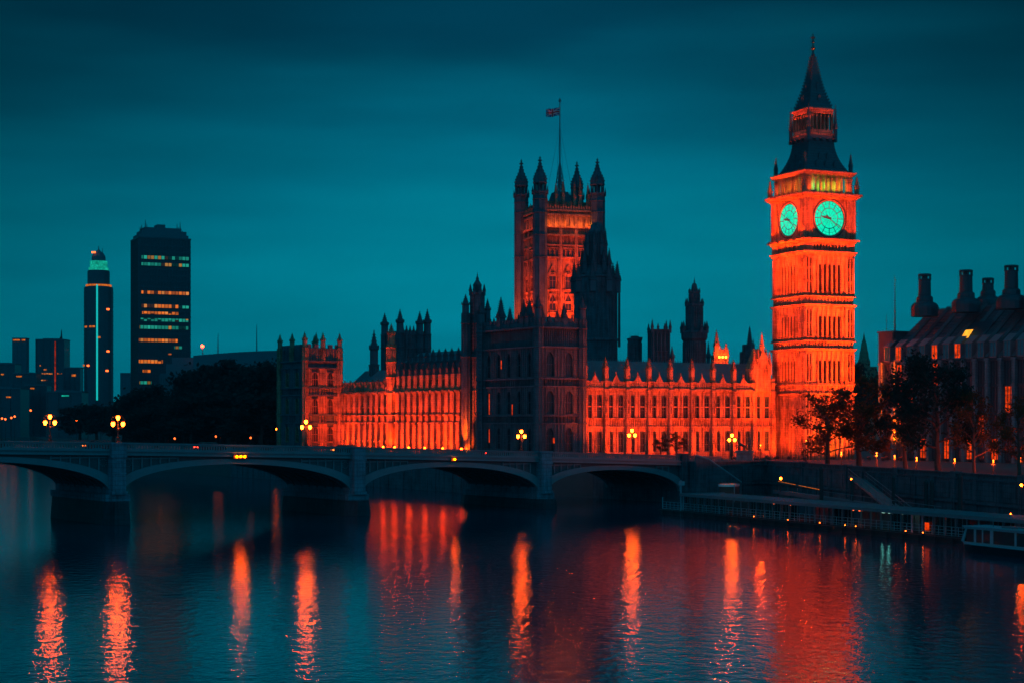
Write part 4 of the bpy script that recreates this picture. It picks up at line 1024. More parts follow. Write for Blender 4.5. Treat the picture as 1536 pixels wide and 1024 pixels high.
# ------------------------------------------------------------------ the great square tower with four turrets and the flag
def great_tower():
    D = 560.0; th = R(17.0); u, v = uv(th)
    o = W(810, D); L = along(o, u, 896.0); M = along(o, v, 782.0)
    root = thing('square_tower', 'massive square tower with four domed corner turrets, a flagpole and orange lit walls', 'tower', (o[0], o[1], GZ), th)
    z = lambda y: ZY(y, D)
    b = MB(); b.box(.9, L-.9, .9, M-.9, GZ, z(320)); b.build('wall', 'stone', root)
    for F, LL in ((FR, L), (FL, M)):
        e0, e1 = 1.9, LL-1.9
        b = MB()
        for yy, h, p in ((387, .6, .3), (372, .4, .1), (368, .5, .3), (353, .6, .5), (341, .7, .7), (436, .5, .15), (470, .5, .3)): b.fbox(F, e0, e1, .9-p-.35, .95, z(yy), z(yy)+h)
        n = 3; w_ = (e1-e0)/n
        for i in range(n+1):
            s = e0+w_*i; b.fbox(F, s-.55, s+.55, .15, .95, GZ, z(341)); b.fbox(F, s-.18, s+.18, -.05, .16, GZ, z(345))
        for i in range(34):
            s = e0+(e1-e0)*(i+.5)/34; b.fbox(F, s-.1, s+.1, .55, .9, z(367), z(343)); 
        for i in range(n):
            for k in (.16, .84): b.fbox(F, e0+w_*(i+k)-.14, e0+w_*(i+k)+.14, .35, .95, GZ, z(388))
            c = e0+w_*(i+.5)
            # gabled hood above each tall window
            for yy in (396, 437):
                zz = z(yy); hw = w_*.3
                b.add([(*F(c-hw, .45), zz-3.2), (*F(c, .45), zz), (*F(c, .45), zz-.8), (*F(c-hw+.5, .45), zz-3.2), (*F(c-hw, .9), zz-3.2), (*F(c, .9), zz)], [(0, 1, 2, 3), (0, 4, 5, 1)])
                b.add([(*F(c+hw, .45), zz-3.2), (*F(c, .45), zz), (*F(c, .45), zz-.8), (*F(c+hw-.5, .45), zz-3.2), (*F(c+hw, .9), zz-3.2), (*F(c, .9), zz)], [(0, 3, 2, 1), (0, 1, 5, 4)])
                b.fbox(F, c-hw, c+hw, .55, .9, zz-4.0, zz-3.2)
        b.build('facing', 'stone', root)
        for i in range(n):
            c = e0+w_*(i+.5)
            for ya, yb in ((433, 408), (465, 440)): put_window(root, F, c, .5, z(ya), w_*.42, z(yb)-z(ya), mull=1, trans=1)
            for k in (-.28, 0, .28): put_window(root, F, c+k*w_, .55, z(385), w_*.2, z(372)-z(385)-.3, mull=0, trans=0)
    # open arcade stage and parapet
    b = MB(); b.box(1.8, L-1.8, 1.8, M-1.8, z(341), z(300)); b.box(.4, L-.4, .4, M-.4, z(341), z(338)); b.box(.3, L-.3, .3, M-.3, z(322), z(319.5)); b.box(.1, L-.1, .1, M-.1, z(315.5), z(313)); b.box(.9, L-.9, .9, M-.9, z(319), z(308))
    b.build('arcade_stage', 'stone', root)
    for F, LL in ((FR, L), (FL, M)):
        e0, e1 = 1.9, LL-1.9; n = 9 if F is FR else 6
        for i in range(n+1):
            s = e0+(e1-e0)*i/n; b = MB(); b.fbox(F, s-.22, s+.22, .5, 1.3, z(338), z(322)); b.fbox(F, s-.4, s+.4, .4, 1.3, z(338), z(335.5)); b.fbox(F, s-.4, s+.4, .45, 1.3, z(325), z(322)); b.build('column', 'stone', root)
        for i in range(n*2+1):
            s = e0+(e1-e0)*i/(n*2); pinnacle(root, *F(s, .5), z(313), 2.2+1.2*((i*5) % 3)/2, 3.4, 'stone')
    for s, h in ((.30, 26), (.42, 30), (.62, 28), (.72, 34), (.86, 27)):
        pinnacle(root, L*s, 1.5, z(308), h*.224*1.4, 6, 'stone')
    # corner turrets
    for cx, cy, yt, sc_ in ((0, 0, 235, 1.0), (L, 0, 238, 1.06), (0, M, 240, 1.0), (L, M, 243, .95)):
        Dk = D+u[1]*cx+v[1]*cy; zz = lambda y: ZY(y, Dk); r = 2.35*sc_; off = yt-235
        b = MB(); oct_turret(b, cx, cy, r, GZ, zz(290+off), (zz(387), zz(353), zz(320), zz(300+off)))
        b.lathe(cx, cy, [(r+.35, zz(290+off)), (r+.45, zz(288+off)), (r, zz(287+off))], 8, math.pi/8); b.build('turret', 'stone_shade', root)
        b = MB(); b.lathe(cx, cy, [(r*.45, zz(287+off)), (r*.45, zz(274+off))], 8)
        for k in range(8):
            a = math.pi/8+k*math.pi/4; x, y = cx+r*.84*math.cos(a), cy+r*.84*math.sin(a); b.lathe(x, y, [(.24, zz(287+off)), (.24, zz(275+off))], 6); 
        b.lathe(cx, cy, [(r*.95, zz(276+off)), (r*1.05, zz(274+off)), (r*.98, zz(273+off))], 8, math.pi/8); b.build('turret_lantern', 'stone_shade', root)
        for k in range(8):
            a = math.pi/8+k*math.pi/4; pinnacle(root, cx+(r+.2)*math.cos(a), cy+(r+.2)*math.sin(a), zz(292+off), 3.0, 2.6, 'stone_shade')
        b = MB(); pr = [(.98, 273), (.96, 269), (.86, 265), (.70, 261), (.50, 256.5), (.32, 251), (.2, 246.5), (.14, 243)]
        b.lathe(cx, cy, [(r*q, zz(y+off)) for q, y in pr]+[(.25, zz(242.4+off)), (.75, zz(241.4+off)), (.75, zz(240.2+off)), (.25, zz(239.5+off)), (.2, zz(237.5+off)), (.5, zz(237+off)), (.2, zz(236+off)), (.02, zz(234+off))], 8, math.pi/8)
        for k in range(8):
            a = math.pi/8+k*math.pi/4
            for q, y in pr[1:-1]: b.box(cx+(r*q+.05)*math.cos(a)-.14, cx+(r*q+.05)*math.cos(a)+.14, cy+(r*q+.05)*math.sin(a)-.14, cy+(r*q+.05)*math.sin(a)+.14, zz(y+off)-.1, zz(y+off)+.35)
        b.build('turret_dome', 'stone_shade', root)
    # roof lattice spire and pole
    cx, cy = L*.5, M*.55; Dc = D+u[1]*cx+v[1]*cy; zc = lambda y: ZY(y, Dc)
    k = (839.5-CX)/FOC; cx = along(( o[0]+v[0]*cy, o[1]+v[1]*cy), u, 839.8)
    b = MB(); b.lathe(cx, cy, [(7.5, z(308)), (5.0, z(300)), (3.2, zc(289))], 4, math.pi/4); b.build('roof', 'iron_roof', root)
    b = MB()
    for k in range(8):
        a = k*math.pi/4; b.tube((cx+2.0*math.cos(a), cy+2.0*math.sin(a), zc(291)), (cx+.25*math.cos(a), cy+.25*math.sin(a), zc(245)), .17, .12, 4)
    for j in range(7):
        f = j/7; r0 = 2.0*(1-f)+.25*f; zz0 = zc(291)+(zc(245)-zc(291))*f; r1 = 2.0*(1-f-.14)+.25*(f+.14); zz1 = zz0+(zc(245)-zc(291))*.14
        for k in range(8):
            a = k*math.pi/4; a2 = (k+1)*math.pi/4; b.tube((cx+r0*math.cos(a), cy+r0*math.sin(a), zz0), (cx+r1*math.cos(a2), cy+r1*math.sin(a2), zz1), .10, .10, 4)
    for k in range(4):
        a = k*math.pi/2; b.tube((cx+5.5*math.cos(a), cy+5.5*math.sin(a), z(300)), (cx, cy, zc(190)), .045, .045, 4)
    b.build('lattice_spire', 'metal_grey', root)
    b = MB(); b.tube((cx, cy, zc(290)), (cx, cy, zc(152)), .34, .16, 8); b.lathe(cx, cy, [(.1, zc(154)), (.5, zc(152)), (.5, zc(150.5)), (.25, zc(149.8)), (.3, zc(148.6)), (.02, zc(147))], 8); b.build('flagpole', 'metal_grey', root)
    for (fx, fy, tz, x, y, z_, e) in ((L*.25, -12, z(430), L*.25, 0, z(475)-6, 3600), (L*.6, -9, z(440), L*.6, 0, z(475)-6, 4200), (L*.85, -9, z(440), L*.85, 0, z(475)-6, 2200),
                                      (-10, M*.3, z(440), 0, M*.4, z(475)-6, 4200), (-10, M*.85, z(440), 0, M*.8, z(475)-6, 4200)):
        flood(root, (fx, fy, z_), (x, y, tz), e, (1, .045, .001), .9, spread=110)
    flood(root, (L*.6, -14, z(480)), (L*.55, 0, z(392)), 1100, ORANGE, .9, spread=45)
    for i in range(6): up_light(root, 1.9+(L-3.8)*(i+.5)/6, -.7, z(335), 380, (1, .12, .006), .2)
    for i in range(4): up_light(root, -.7, 1.9+(M-3.8)*(i+.5)/4, z(335), 160, (1, .06, .003), .2)
    for x, y in ((cx-1.5, cy-3.0), (cx+2.5, cy-3.0)): up_light(root, x, y, z(300), 220, ORANGE, .2)
    # the flag is hoisted on the pole but is a thing of its own
    wp = (o[0]+u[0]*cx+v[0]*cy, o[1]+u[1]*cx+v[1]*cy)
    fl = thing('flag', 'small red white and blue flag blown to the left on the pole', 'flag', (wp[0], wp[1], zc(162)), 0)
    b = MB(); NX, NY = 36, 18; Wf, Hf = 4.6, 2.75
    vs = []
    for j in range(NY+1):
        for i in range(NX+1):
            f = i/NX; x = -Wf*f; vs.append((x-.2, .32*math.sin(f*8+j*.12)*f**.6, -Hf*j/NY-.55*f**1.3+.14*math.sin(f*9)))
    b.v = vs
    for j in range(NY):
        for i in range(NX):
            X, Y = (i+.5)/NX, (j+.5)/NY; m = 1; dx, dy = abs(X-.5)*2, abs(Y-.5)
            if abs(X-.5) < .055 or abs(Y-.5) < .10: m = 0
            elif abs(X-.5) < .085 or abs(Y-.5) < .16: m = 2
            elif abs(abs(X-.5)-abs(Y-.5)) < .035: m = 0
            elif abs(abs(X-.5)-abs(Y-.5)) < .085: m = 2
            q = j*(NX+1)+i; b.f.append((q, q+1, q+NX+2, q+NX+1)); b.m.append(m)
    b.build('cloth', ['flag_red', 'flag_blue', 'flag_white'], fl, shift=False)
    return root
great_tower()

# ------------------------------------------------------------------ dark towers behind the roofs
def tower_root(name, label, px, D, cat='tower', th=.4, group=None):
    o = W(px, D); return thing(name, label, cat, (o[0], o[1], GZ), th, group)
def slits(b, r, n, z0, z1, d=.12, rot=math.pi/8, wd=.16):
    for k in range(n):
        a0 = rot+2*math.pi*k/n; a1 = rot+2*math.pi*(k+1)/n
        for q in (.2, .5, .8):
            x = r*math.cos(a0)*(1-q)+r*math.cos(a1)*q; y = r*math.sin(a0)*(1-q)+r*math.sin(a1)*q; l = math.hypot(x, y); x *= (l+d*.4)/l; y *= (l+d*.4)/l
            b.lathe(x, y, [(wd, z0), (wd, z1)], 4, (a0+a1)/2)
def spire_tower():
    D = 470.0; t = tower_root('octagonal_tower', 'dark octagonal tower tapering in tiers right of the flag tower', 893.5, D, th=.2); z = lambda y: ZY(y, D); m = D/FOC
    r = 32.5*m
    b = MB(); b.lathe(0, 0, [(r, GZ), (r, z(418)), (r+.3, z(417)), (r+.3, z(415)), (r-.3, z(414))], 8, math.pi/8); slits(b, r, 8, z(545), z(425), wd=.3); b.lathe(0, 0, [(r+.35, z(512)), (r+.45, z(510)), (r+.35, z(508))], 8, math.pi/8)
    b.lathe(0, 0, [(r+.35, z(545)), (r+.55, z(543)), (r+.35, z(541))], 8, math.pi/8); b.build('lower_stage', 'stone_shade', t)
    b = MB(); b.lathe(.3, 0, [(r-1.6, z(415)), (22*m, z(408)), (17*m, z(401)), (14.6*m, z(398)), (13.6*m, z(372)), (12.6*m, z(348)), (9*m, z(340)), (7*m, z(334))], 8, math.pi/8); slits(b, 15*m, 8, z(405), z(350)); b.build('upper_stage', 'stone_shade', t)
    for k in range(8):
        a = math.pi/8+k*math.pi/4
        pinnacle(t, r*math.cos(a), r*math.sin(a), z(440), z(392)-z(440), 9.5, 'stone_shade'); pinnacle(t, 20.5*m*math.cos(a), 20.5*m*math.sin(a), z(412), z(372)-z(412), 6.5, 'stone_shade')
        pinnacle(t, 15*m*math.cos(a), 15*m*math.sin(a), z(385), z(342)-z(385), 5, 'stone_shade')
        b = MB(); b.tube((18*m*math.cos(a), 18*m*math.sin(a), z(398)), (r*.96*math.cos(a), r*.96*math.sin(a), z(422)), .3, .3, 4); b.build('flying_buttress', 'stone_shade', t)
    b = MB(); b.tube((36.5*m, 0, z(520)), (36.5*m, 0, z(440)), .38, .33, 6); b.tube((36.5*m, 0, z(440)), (36.5*m, 0, z(420)), .22, .03, 6); b.tube((36*m-.6, 0, z(480)), (33*m, 0, z(480)), .12, .12, 4); b.build('vent_shaft', 'stone_shade', t)
spire_tower()
def lantern_tower():
    D = 450.0; t = tower_root('lantern_tower', 'dark three tiered octagonal tower with a small dome and ball finial', 1041.5, D, th=.1); z = lambda y: ZY(y, D); m = D/FOC
    b = MB(); b.lathe(0, 0, [(17*m, GZ), (17*m, z(512)), (19.8*m, z(508)), (20.2*m, z(499)), (19*m, z(496.5))], 8, math.pi/8); slits(b, 17*m, 8, z(545), z(513), wd=.22); b.build('lower_stage', 'stone_shade', t)
    b = MB(); b.lathe(0, 0, [(14.3*m, z(497)), (13.6*m, z(490)), (12.8*m, z(460)), (13.6*m, z(458.5)), (13.2*m, z(456))], 8, math.pi/8); slits(b, 12.8*m, 8, z(488), z(461)); b.build('middle_stage', 'stone_shade', t)
    b = MB(); b.lathe(0, 0, [(8.3*m, z(456)), (8*m, z(440)), (8.9*m, z(439)), (8.2*m, z(437))], 8, math.pi/8); slits(b, 8*m, 8, z(454), z(441)); b.build('lantern', 'stone_shade', t)
    b = MB(); b.lathe(0, 0, [(4.4*m, z(438)), (4.4*m, z(431)), (3.9*m, z(428)), (2.6*m, z(425.5)), (1.0*m, z(424.6)), (.8*m, z(422)), (1.3*m, z(421)), (.4*m, z(420)), (.05, z(415))], 8); b.build('dome', 'iron_roof', t)
    for k in range(8):
        a = math.pi/8+k*math.pi/4
        if k % 2 == 0 or 1: pinnacle(t, 19*m*math.cos(a), 19*m*math.sin(a), z(500), z(481)-z(500), 4.6, 'stone_shade'); pinnacle(t, 12.8*m*math.cos(a), 12.8*m*math.sin(a), z(460), z(447)-z(460), 3, 'stone_shade'); pinnacle(t, 8*m*math.cos(a), 8*m*math.sin(a), z(440), z(432.5)-z(440), 2, 'stone_shade')
    flood(t, (3.5, -14, 26), (1.5, -3, z(525)), 110, ORANGE, .6)
lantern_tower()
def small_square():
    D = 440.0; t = tower_root('ventilation_tower', 'dark square flat topped tower with four thin corner pinnacles', 989, D, th=.12); z = lambda y: ZY(y, D); m = D/FOC; h = 13.6*m
    b = MB(); b.box(-h, h, -h, h, GZ, z(496)); b.box(-h-.3, h+.3, -h-.3, h+.3, z(497), z(494.5))
    for k in range(5): x = -h+.3+(2*h-.6)*k/4; b.box(x-.22, x+.22, -h-.3, -h, z(545), z(498)); b.box(-h-.3, -h, x-.22, x+.22, z(545), z(498))
    b.box(-h-.15, h+.15, -h-.15, h+.15, z(536), z(534)); b.build('wall', 'stone_shade', t)
    for x, y, q in ((-1, -1, 479), (1, -1, 480), (-1, 1, 484), (1, 1, 479)): pinnacle(t, x*h, y*h, z(500), z(q)-z(500), 3.6, 'stone_shade')
    for x in (-.35, .4): pinnacle(t, x*h, -h, z(496), 1.9, 3, 'stone_shade')
    for x in (-.45, .0, .5):
        put(window_mesh(1.0, 4.6, 'glass_dark', 0, 2, 'stone_shade'), 'window', t, x*h, -h-.36, z(526))
    D = 445.0; t = tower_root('roof_turret', 'low dark block with aerials on its roof left of the square tower', 952, D, th=.2); z = lambda y: ZY(y, D); h = 10.5*m
    b = MB(); b.lathe(0, 0, [(h, GZ), (h, z(512)), (h*1.1, z(510)), (h*1.12, z(507.5)), (h*.9, z(507))], 8, math.pi/8); slits(b, h, 8, z(545), z(514)); b.box(-.9, .9, -.7, .7, z(507), z(504)); b.box(.3, 2, -.7, .7, z(507), z(505.5)); b.build('wall', 'stone_shade', t)
    b = MB(); b.tube((-1.3, 0, z(508)), (-1.3, 0, z(499)), .08, .03, 5); b.tube((1.0, 0, z(508)), (1.0, 0, z(496)), .06, .03, 5); b.tube((.3, 0, z(505)), (.3, 0, z(501)), .12, .05, 5); b.build('aerial', 'metal_grey', t)
    # small spires over the roof line
    for px, yt, D, hh, wd, lab in ((1008, 518, 430, 5.5, 5.5, 'small dark spirelet just right of the square flat topped tower'), (1062.5, 511, 432, 7.5, 4.5, 'thin dark spirelet just right of the domed tower'), (561, 494, 425, 9, 9.5, 'broad dark spirelet left of the square lantern block')):
        o = W(px, D); ztop_ = ZY(yt, D); t = thing('spirelet', lab, 'spire', (o[0], o[1], ztop_-hh-6), .3, 'spirelets behind the palace roofs')
        b = MB(); b.sq(0, 0, [(wd*.115, 0), (wd*.115, 6)]); b.sq(0, 0, [(wd*.13, 5.8), (wd*.13, 6.1)]); b.build('shaft', 'stone_shade', t, shift=False)
        put(pinnacle_mesh('stone_shade', 1), 'pinnacle', t, 0, 0, t['_z0']+6, 0, (wd, wd, hh))
small_square()
def lit_turrets():
    D = 425.0; t = tower_root('turreted_gable', 'small gabled turret group glowing orange round three bright lamps', 1082, D, th=.1); z = lambda y: ZY(y, D); m = D/FOC
    b = MB(); b.box(-11*m, 11*m, 0, 4, GZ, z(532)); b.box(-6*m, 8*m, .3, 3.6, z(532), z(524)); gable_cren(b, FR, -10*m, 10*m, z(532), 5, 0, .5, .8); b.box(-11.3*m, 11.3*m, -.2, .1, z(536.5), z(535)); b.build('wall', 'stone', t)
    for x, yt, w_ in ((-6.5, 494, 7), (8, 513, 5.5), (0, 519, 4), (-10, 521, 3.5), (3.5, 521, 3.5), (11, 525, 3)): pinnacle(t, x*m, .6, z(535), z(yt)-z(535), w_, 'stone')
    for x in (-5, 0, 5):
        b = MB(); b.ball((x*m, -1.5, z(535.5)), .30, 8, 6); b.build('lamp', 'crown_lamp', t); 
        b = MB(); b.tube((x*m, -1.5, z(537)-.25), (x*m, -1.5, z(548)), .05, .05); b.tube((x*m, -1.5, z(537)-.3), (x*m, 0, z(537)-.3), .04, .04); b.build('lamp_bracket', 'black_iron', t)
        up_light(t, x*m, -2.6, z(534), 1500, (1, .05, .001), .15)
    D = 470.0; t = tower_root('church_spire', 'dark pointed stone spire with stepped shoulders left of the clock tower', 1124.5, D, 'spire', .3); z = lambda y: ZY(y, D); m = D/FOC
    b = MB(); b.box(-9*m, 0, -1, 3, GZ, z(527)); b.box(-3.5*m, 5.5*m, -1.2, 3.5, GZ, z(516)); b.build('base', 'stone_shade', t)
    b = MB(); b.lathe(0, 0, [(4.3*m, z(517)), (3.6*m, z(511)), (.03, z(488))], 8); 
    for j in range(8):
        zz = z(515-j*3); r = 3.9*m*(1-j/9.2)
        for k in range(8): a = k*math.pi/4; b.box(r*math.cos(a)-.12, r*math.cos(a)+.12, r*math.sin(a)-.12, r*math.sin(a)+.12, zz, zz+.25)
    b.build('spire', 'stone_shade', t)
    for x, yt in ((-8.5, 519), (-5, 521), (3.5*1.1, 507), (-3.2, 510)): pinnacle(t, x*m, -.8, z(527), z(yt)-z(527), 3, 'stone_shade')
    # square lantern block over the river range
    D = 435.0; th = R(32); u, v = uv(th); o = W(600, D); t = thing('turreted_block', 'dark square battlemented tower with paired pinnacled turrets above the river range', 'tower', (o[0], o[1], GZ), th); z = lambda y: ZY(y, D)
    Lx = along(o, u, 641.0); Ly = along(o, v, 577.0)
    b = MB(); b.box(0, Lx, 0, Ly, GZ, z(501)); b.box(-.25, Lx+.25, -.25, Ly+.25, z(503), z(501)); b.box(-.25, Lx+.25, -.25, Ly+.25, z(522), z(520)); gable_cren(b, FR, .8, Lx-.8, z(501), 6); gable_cren(b, FL, .8, Ly-.8, z(501), 4)
    for F, LL in ((FR, Lx), (FL, Ly)):
        for k in range(7): b.fbox(F, LL*(k+.5)/7-.2, LL*(k+.5)/7+.2, -.2, .05, z(560), z(503))
    b.build('wall', 'stone_shade', t)
    for x, y, yt in ((0, 0, 463), (Lx, 0, 461), (0, Ly, 466), (Lx*.72, 0, 465)):
        b = MB(); oct_turret(b, x, y, 5.2*D/FOC, GZ, z(500), (z(521), z(501.5))); b.build('turret', 'stone_shade', t); pinnacle(t, x, y, z(500), z(yt)-z(500), 8.3, 'stone_shade', style=1)
    for k in range(5): pinnacle(t, Lx*(.12+.13*k), .2, z(501), 2.4, 3, 'stone_shade')
lit_turrets()

# ------------------------------------------------------------------ office building with chimney stacks on the right bank
def office():
    A = W(1320, 380); Bp = W(1536, 345); d = Vector((Bp[0]-A[0], Bp[1]-A[1])); d.normalize(); th = math.atan2(d.y, d.x); u, v = uv(th)
    L = along(A, u, 1536.0)+14
    root = thing('office_building', 'long dark office block with a steep ribbed roof and tall round chimney stacks', 'office block', (A[0], A[1], GZ), th)
    ze = 28.0
    b = MB(); b.box(0, L, .9, 26, GZ, ze); b.box(-.1, L, -.15, .9, ze-.9, ze-.35); b.box(0, L, .1, .9, 21.6, 22.1); b.box(0, L, .1, .9, 15.6, 16.1); b.box(0, L, .0, .9, 10.6, 11.2)
    b.build('wall', 'bronze', root)
    dorm = [1332, 1349, 1366, 1384, 1403, 1420, 1437.5, 1454, 1472, 1491, 1512, 1532]
    ds = [along(A, u, p) for p in dorm]; ds += [ds[-1]+3.3, ds[-1]+6.6, ds[-1]+9.9]
    lit = {1: 'window_lit', 4: 'window_lit', 6: 'window_lit', 5: None}
    edges = [0.4]+[(a+c)/2 for a, c in zip(ds[:-1], ds[1:])]
    for s in edges:
        b = MB(); b.box(s-.42, s+.42, -.5, .9, GZ, ze-1.0); b.box(s-.55, s+.55, -.6, .9, ze-1.0, ze-.4)
        b.box(s-.5, s+.5, -.58, .9, 15.7, 16.0); b.box(s-.5, s+.5, -.58, .9, 21.7, 22.0); b.build('column', 'portland', root)
    # steep roof with raised ducts running up between the dormers
    zr = 39.6; yr = 9.5
    b = MB(); b.add([(0, .3, ze), (L, .3, ze), (L, yr, zr), (6.5, yr, zr), (0, 25, ze), (L, 25, ze), (L, 16, zr), (6.5, 16, zr)], [(0, 1, 2, 3), (3, 2, 6, 7), (7, 6, 5, 4), (0, 3, 7, 4), (1, 5, 6, 2)])
    for j in range(16):
        f = (j+1)/17; x0 = 6.5*f; y, zz = .3+(yr-.3)*f, ze+(zr-ze)*f; b.box(x0, L, y-.12, y+.02, zz-.02, zz+.12)
    rf = b.build('roof', 'iron_roof', root)
    for i, s in enumerate(edges[1:]):
        b = MB(); top = (min(s+4.5, L), yr, zr+.25)
        for k in (-.42, 0, .42): b.tube((s+k, -.3, ze-.2), (s+k+4.2, yr, zr+.3), .19, .17, 6)
        b.build('roof_duct', 'iron_roof', rf, shift=False)
    for oo in rf.children:
        for vtx in oo.data.vertices: vtx.co.z -= root['_z0']
    for i, s in enumerate(ds):
        b = MB(); hw = .95; z0, z1 = ze-.3, ze+2.9
        b.box(s-hw, s-hw+.14, -.35, 2.4, z0, z1); b.box(s+hw-.14, s+hw, -.35, 2.4, z0, z1); b.box(s-hw, s+hw, -.35, 2.0, z0, z0+.25); b.box(s-.05, s+.05, -.3, -.15, z0, z1)
        b.add([(s-hw-.1, -.45, z1), (s+hw+.1, -.45, z1), (s+hw+.1, 1.6, z1+1.6), (s-hw-.1, 1.6, z1+1.6), (s-hw-.1, -.45, z1+.12), (s+hw+.1, -.45, z1+.12), (s+hw+.1, 1.6, z1+1.72), (s-hw-.1, 1.6, z1+1.72)],
              [(0, 3, 2, 1), (4, 5, 6, 7), (0, 1, 5, 4), (1, 2, 6, 5), (3, 0, 4, 7), (2, 3, 7, 6)])
        dm = b.build('dormer', 'metal_grey', root)
        b = MB(); b.add([(s-hw+.14, -.2, z0+.25), (s+hw-.14, -.2, z0+.25), (s+hw-.14, -.2, z1), (s-hw+.14, -.2, z1)], [(0, 1, 2, 3)])
        o_ = b.build('dormer_window', 'window_lit' if i in (1, 4, 6) else 'dormer_glass', dm, shift=False)
        for vtx in o_.data.vertices: vtx.co.z -= root['_z0']
        # bay of windows below
        litrows = {1: (0, 1, 2), 2: (1,), 4: (0,), 10: (1,), 7: (3,), 3: (3,), 5: (3,), 8: (2,), 9: (3,), 12: (1,)}.get(i, ())
        for r_, (za, zb) in enumerate(((22.1, 27.0), (16.1, 21.6), (11.2, 15.6), (GZ+.6, 10.6))):
            b = MB(); w2 = 1.15
            b.mat(1); b.box(s-w2, s+w2, .45, .5, za, zb); b.mat(0)
            for k in (-1, -.33, .33, 1): b.box(s+k*w2-.05, s+k*w2+.05, .3, .45, za, zb)
            for q in (0, .34, .67, 1): zz = za+(zb-za)*q; b.box(s-w2, s+w2, .25, .44, zz-.07, zz+.07)
            b.build('window', ['bronze', 'window_lit' if r_ in litrows else 'office_glass'], root)
    # yellow lit skylight
    s = ds[6]; b = MB(); b.add([(s-.9, 1.7, ze+4.2), (s+1.2, 1.7, ze+4.2), (s+1.6, 2.9, ze+6.0), (s-.6, 2.9, ze+6.0)], [(0, 1, 2, 3)]); b.build('skylight', 'window_yellow', root)
    s = (ds[5]+ds[7])/2; b = MB(); b.add([(s-3, 1.7, ze+2.3), (s+1.3, 1.7, ze+2.3), (s+5.5, 6.2, ze+7.8), (s-1, 6.2, ze+7.8)], [(0, 1, 2, 3)]); b.v = [(x, y-.35, z) for x, y, z in b.v]; b.build('roof_glazing', 'office_glass', root)
    # chimney stacks
    for px, yt, yb, D, k in ((1387, 411, 467, 372, 1.0), (1449, 405, 461, 364, 1.04), (1482, 417, 458, 378, .9), (1517, 398, 456, 353, 1.08), (1556, 400, 455, 350, 1.08)):
        X, Y = W(px, D); rel = Vector((X-A[0], Y-A[1])); x = rel.x*u[0]+rel.y*u[1]; y = rel.x*v[0]+rel.y*v[1]
        m = D/FOC*k; z = lambda yy: ZY(yy, D); h = yb-yt
        b = MB()
        b.lathe(x, y, [(20*m, z(yb+8)), (20.5*m, z(yb-4)), (20*m, z(yb-8)), (16.5*m, z(yb-12)), (12.5*m, z(yb-13.5)), (12.3*m, z(yb-19)), (11.8*m, z(yb-21)), (9.4*m, z(yb-23)), (9.0*m, z(yt+9))], 20)
        st = b.build('chimney', 'bronze', root)
        b = MB()
        for q in range(10): a = 2*math.pi*q/10; b.tube((x+8.9*m*math.cos(a), y+8.9*m*math.sin(a), z(yt+9)), (x+8.9*m*math.cos(a), y+8.9*m*math.sin(a), z(yt+2.5)), .13, .13, 4)
        b.lathe(x, y, [(9.4*m, z(yt+9.6)), (9.8*m, z(yt+9.2)), (9.8*m, z(yt+8.2)), (9.2*m, z(yt+8))], 20); b.lathe(x, y, [(9.2*m, z(yt+3)), (9.9*m, z(yt+2.5)), (9.7*m, z(yt+.8)), (8*m, z(yt))], 20); b.lathe(x, y, [(4*m, z(yt+9)), (4*m, z(yt+3))], 12)
        b.build('cowl', 'bronze', st, shift=False)
        for vtx in st.children[0].data.vertices: vtx.co.z -= root['_z0']
    # end turret and masts
    b = MB(); b.box(-1.5, 3.0, 1, 9, ze-1, ze+6.4); b.box(-1.8, 3.3, .8, 9.2, ze+6.3, ze+6.7)
    for k in range(6): b.box(-1.7, -1.5, 1.3+k*1.3, 1.5+k*1.3, ze-1, ze+6.3)
    b.build('end_turret', 'iron_roof', root)
    b = MB(); D = 385; s_ = along(A, u, 1335.5); b.tube((3.1, 1.6, ze+5), (3.1, 1.6, ZY(413, 380)), .22, .04, 6); b.tube((.9, 1.2, ze+6), (.9, 1.2, ZY(472, 382)), .07, .03, 5); b.build('mast', 'black_iron', root)
office()

# ------------------------------------------------------------------ the skyline up river
def far_block(name, label, px0, px1, yt, D, mat='office_glass', depth=None, zb=GZ, cat='office tower', group='far office blocks up the river'):
    o = W((px0+px1)/2, D); w_ = (px1-px0)*D/FOC; z = lambda y: ZY(y, D)
    t = thing(name, label, cat, (o[0], o[1], zb), 0.0, group)
    dp = depth or w_*.8
    b = MB(); b.box(-w_/2, w_/2, 0, dp, zb, z(yt))
    n = max(3, int(w_/5))
    for k in range(n+1): x = -w_/2+w_*k/n; b.box(x-.3, x+.3, -.5, 0, zb, z(yt))
    for k in range(int((z(yt)-zb)/7)): b.box(-w_/2, w_/2, -.3, 0, zb+3+k*7, zb+4.4+k*7)
    b.build('wall', mat, t)
    b = MB(); b.box(-w_*.3, w_*.25, dp*.2, dp*.7, z(yt), z(yt)+w_*.07); b.box(-w_/2-.3, w_/2+.3, -.6, dp+.3, z(yt), z(yt)+.8); b.build('roof_plant', 'concrete', t)
    return t, z, w_
def lit_cells(t, z, D, rows, mat, front=-.65):
    for (pa, pb, ya, yb) in rows:
        cx = t.location.x; xa = (pa-CX)/FOC*D-cx; xb = (pb-CX)/FOC*D-cx
        b = MB(); b.box(xa, xb, front-.2, front, z(yb), z(ya)); b.build('lit_window', mat, t)
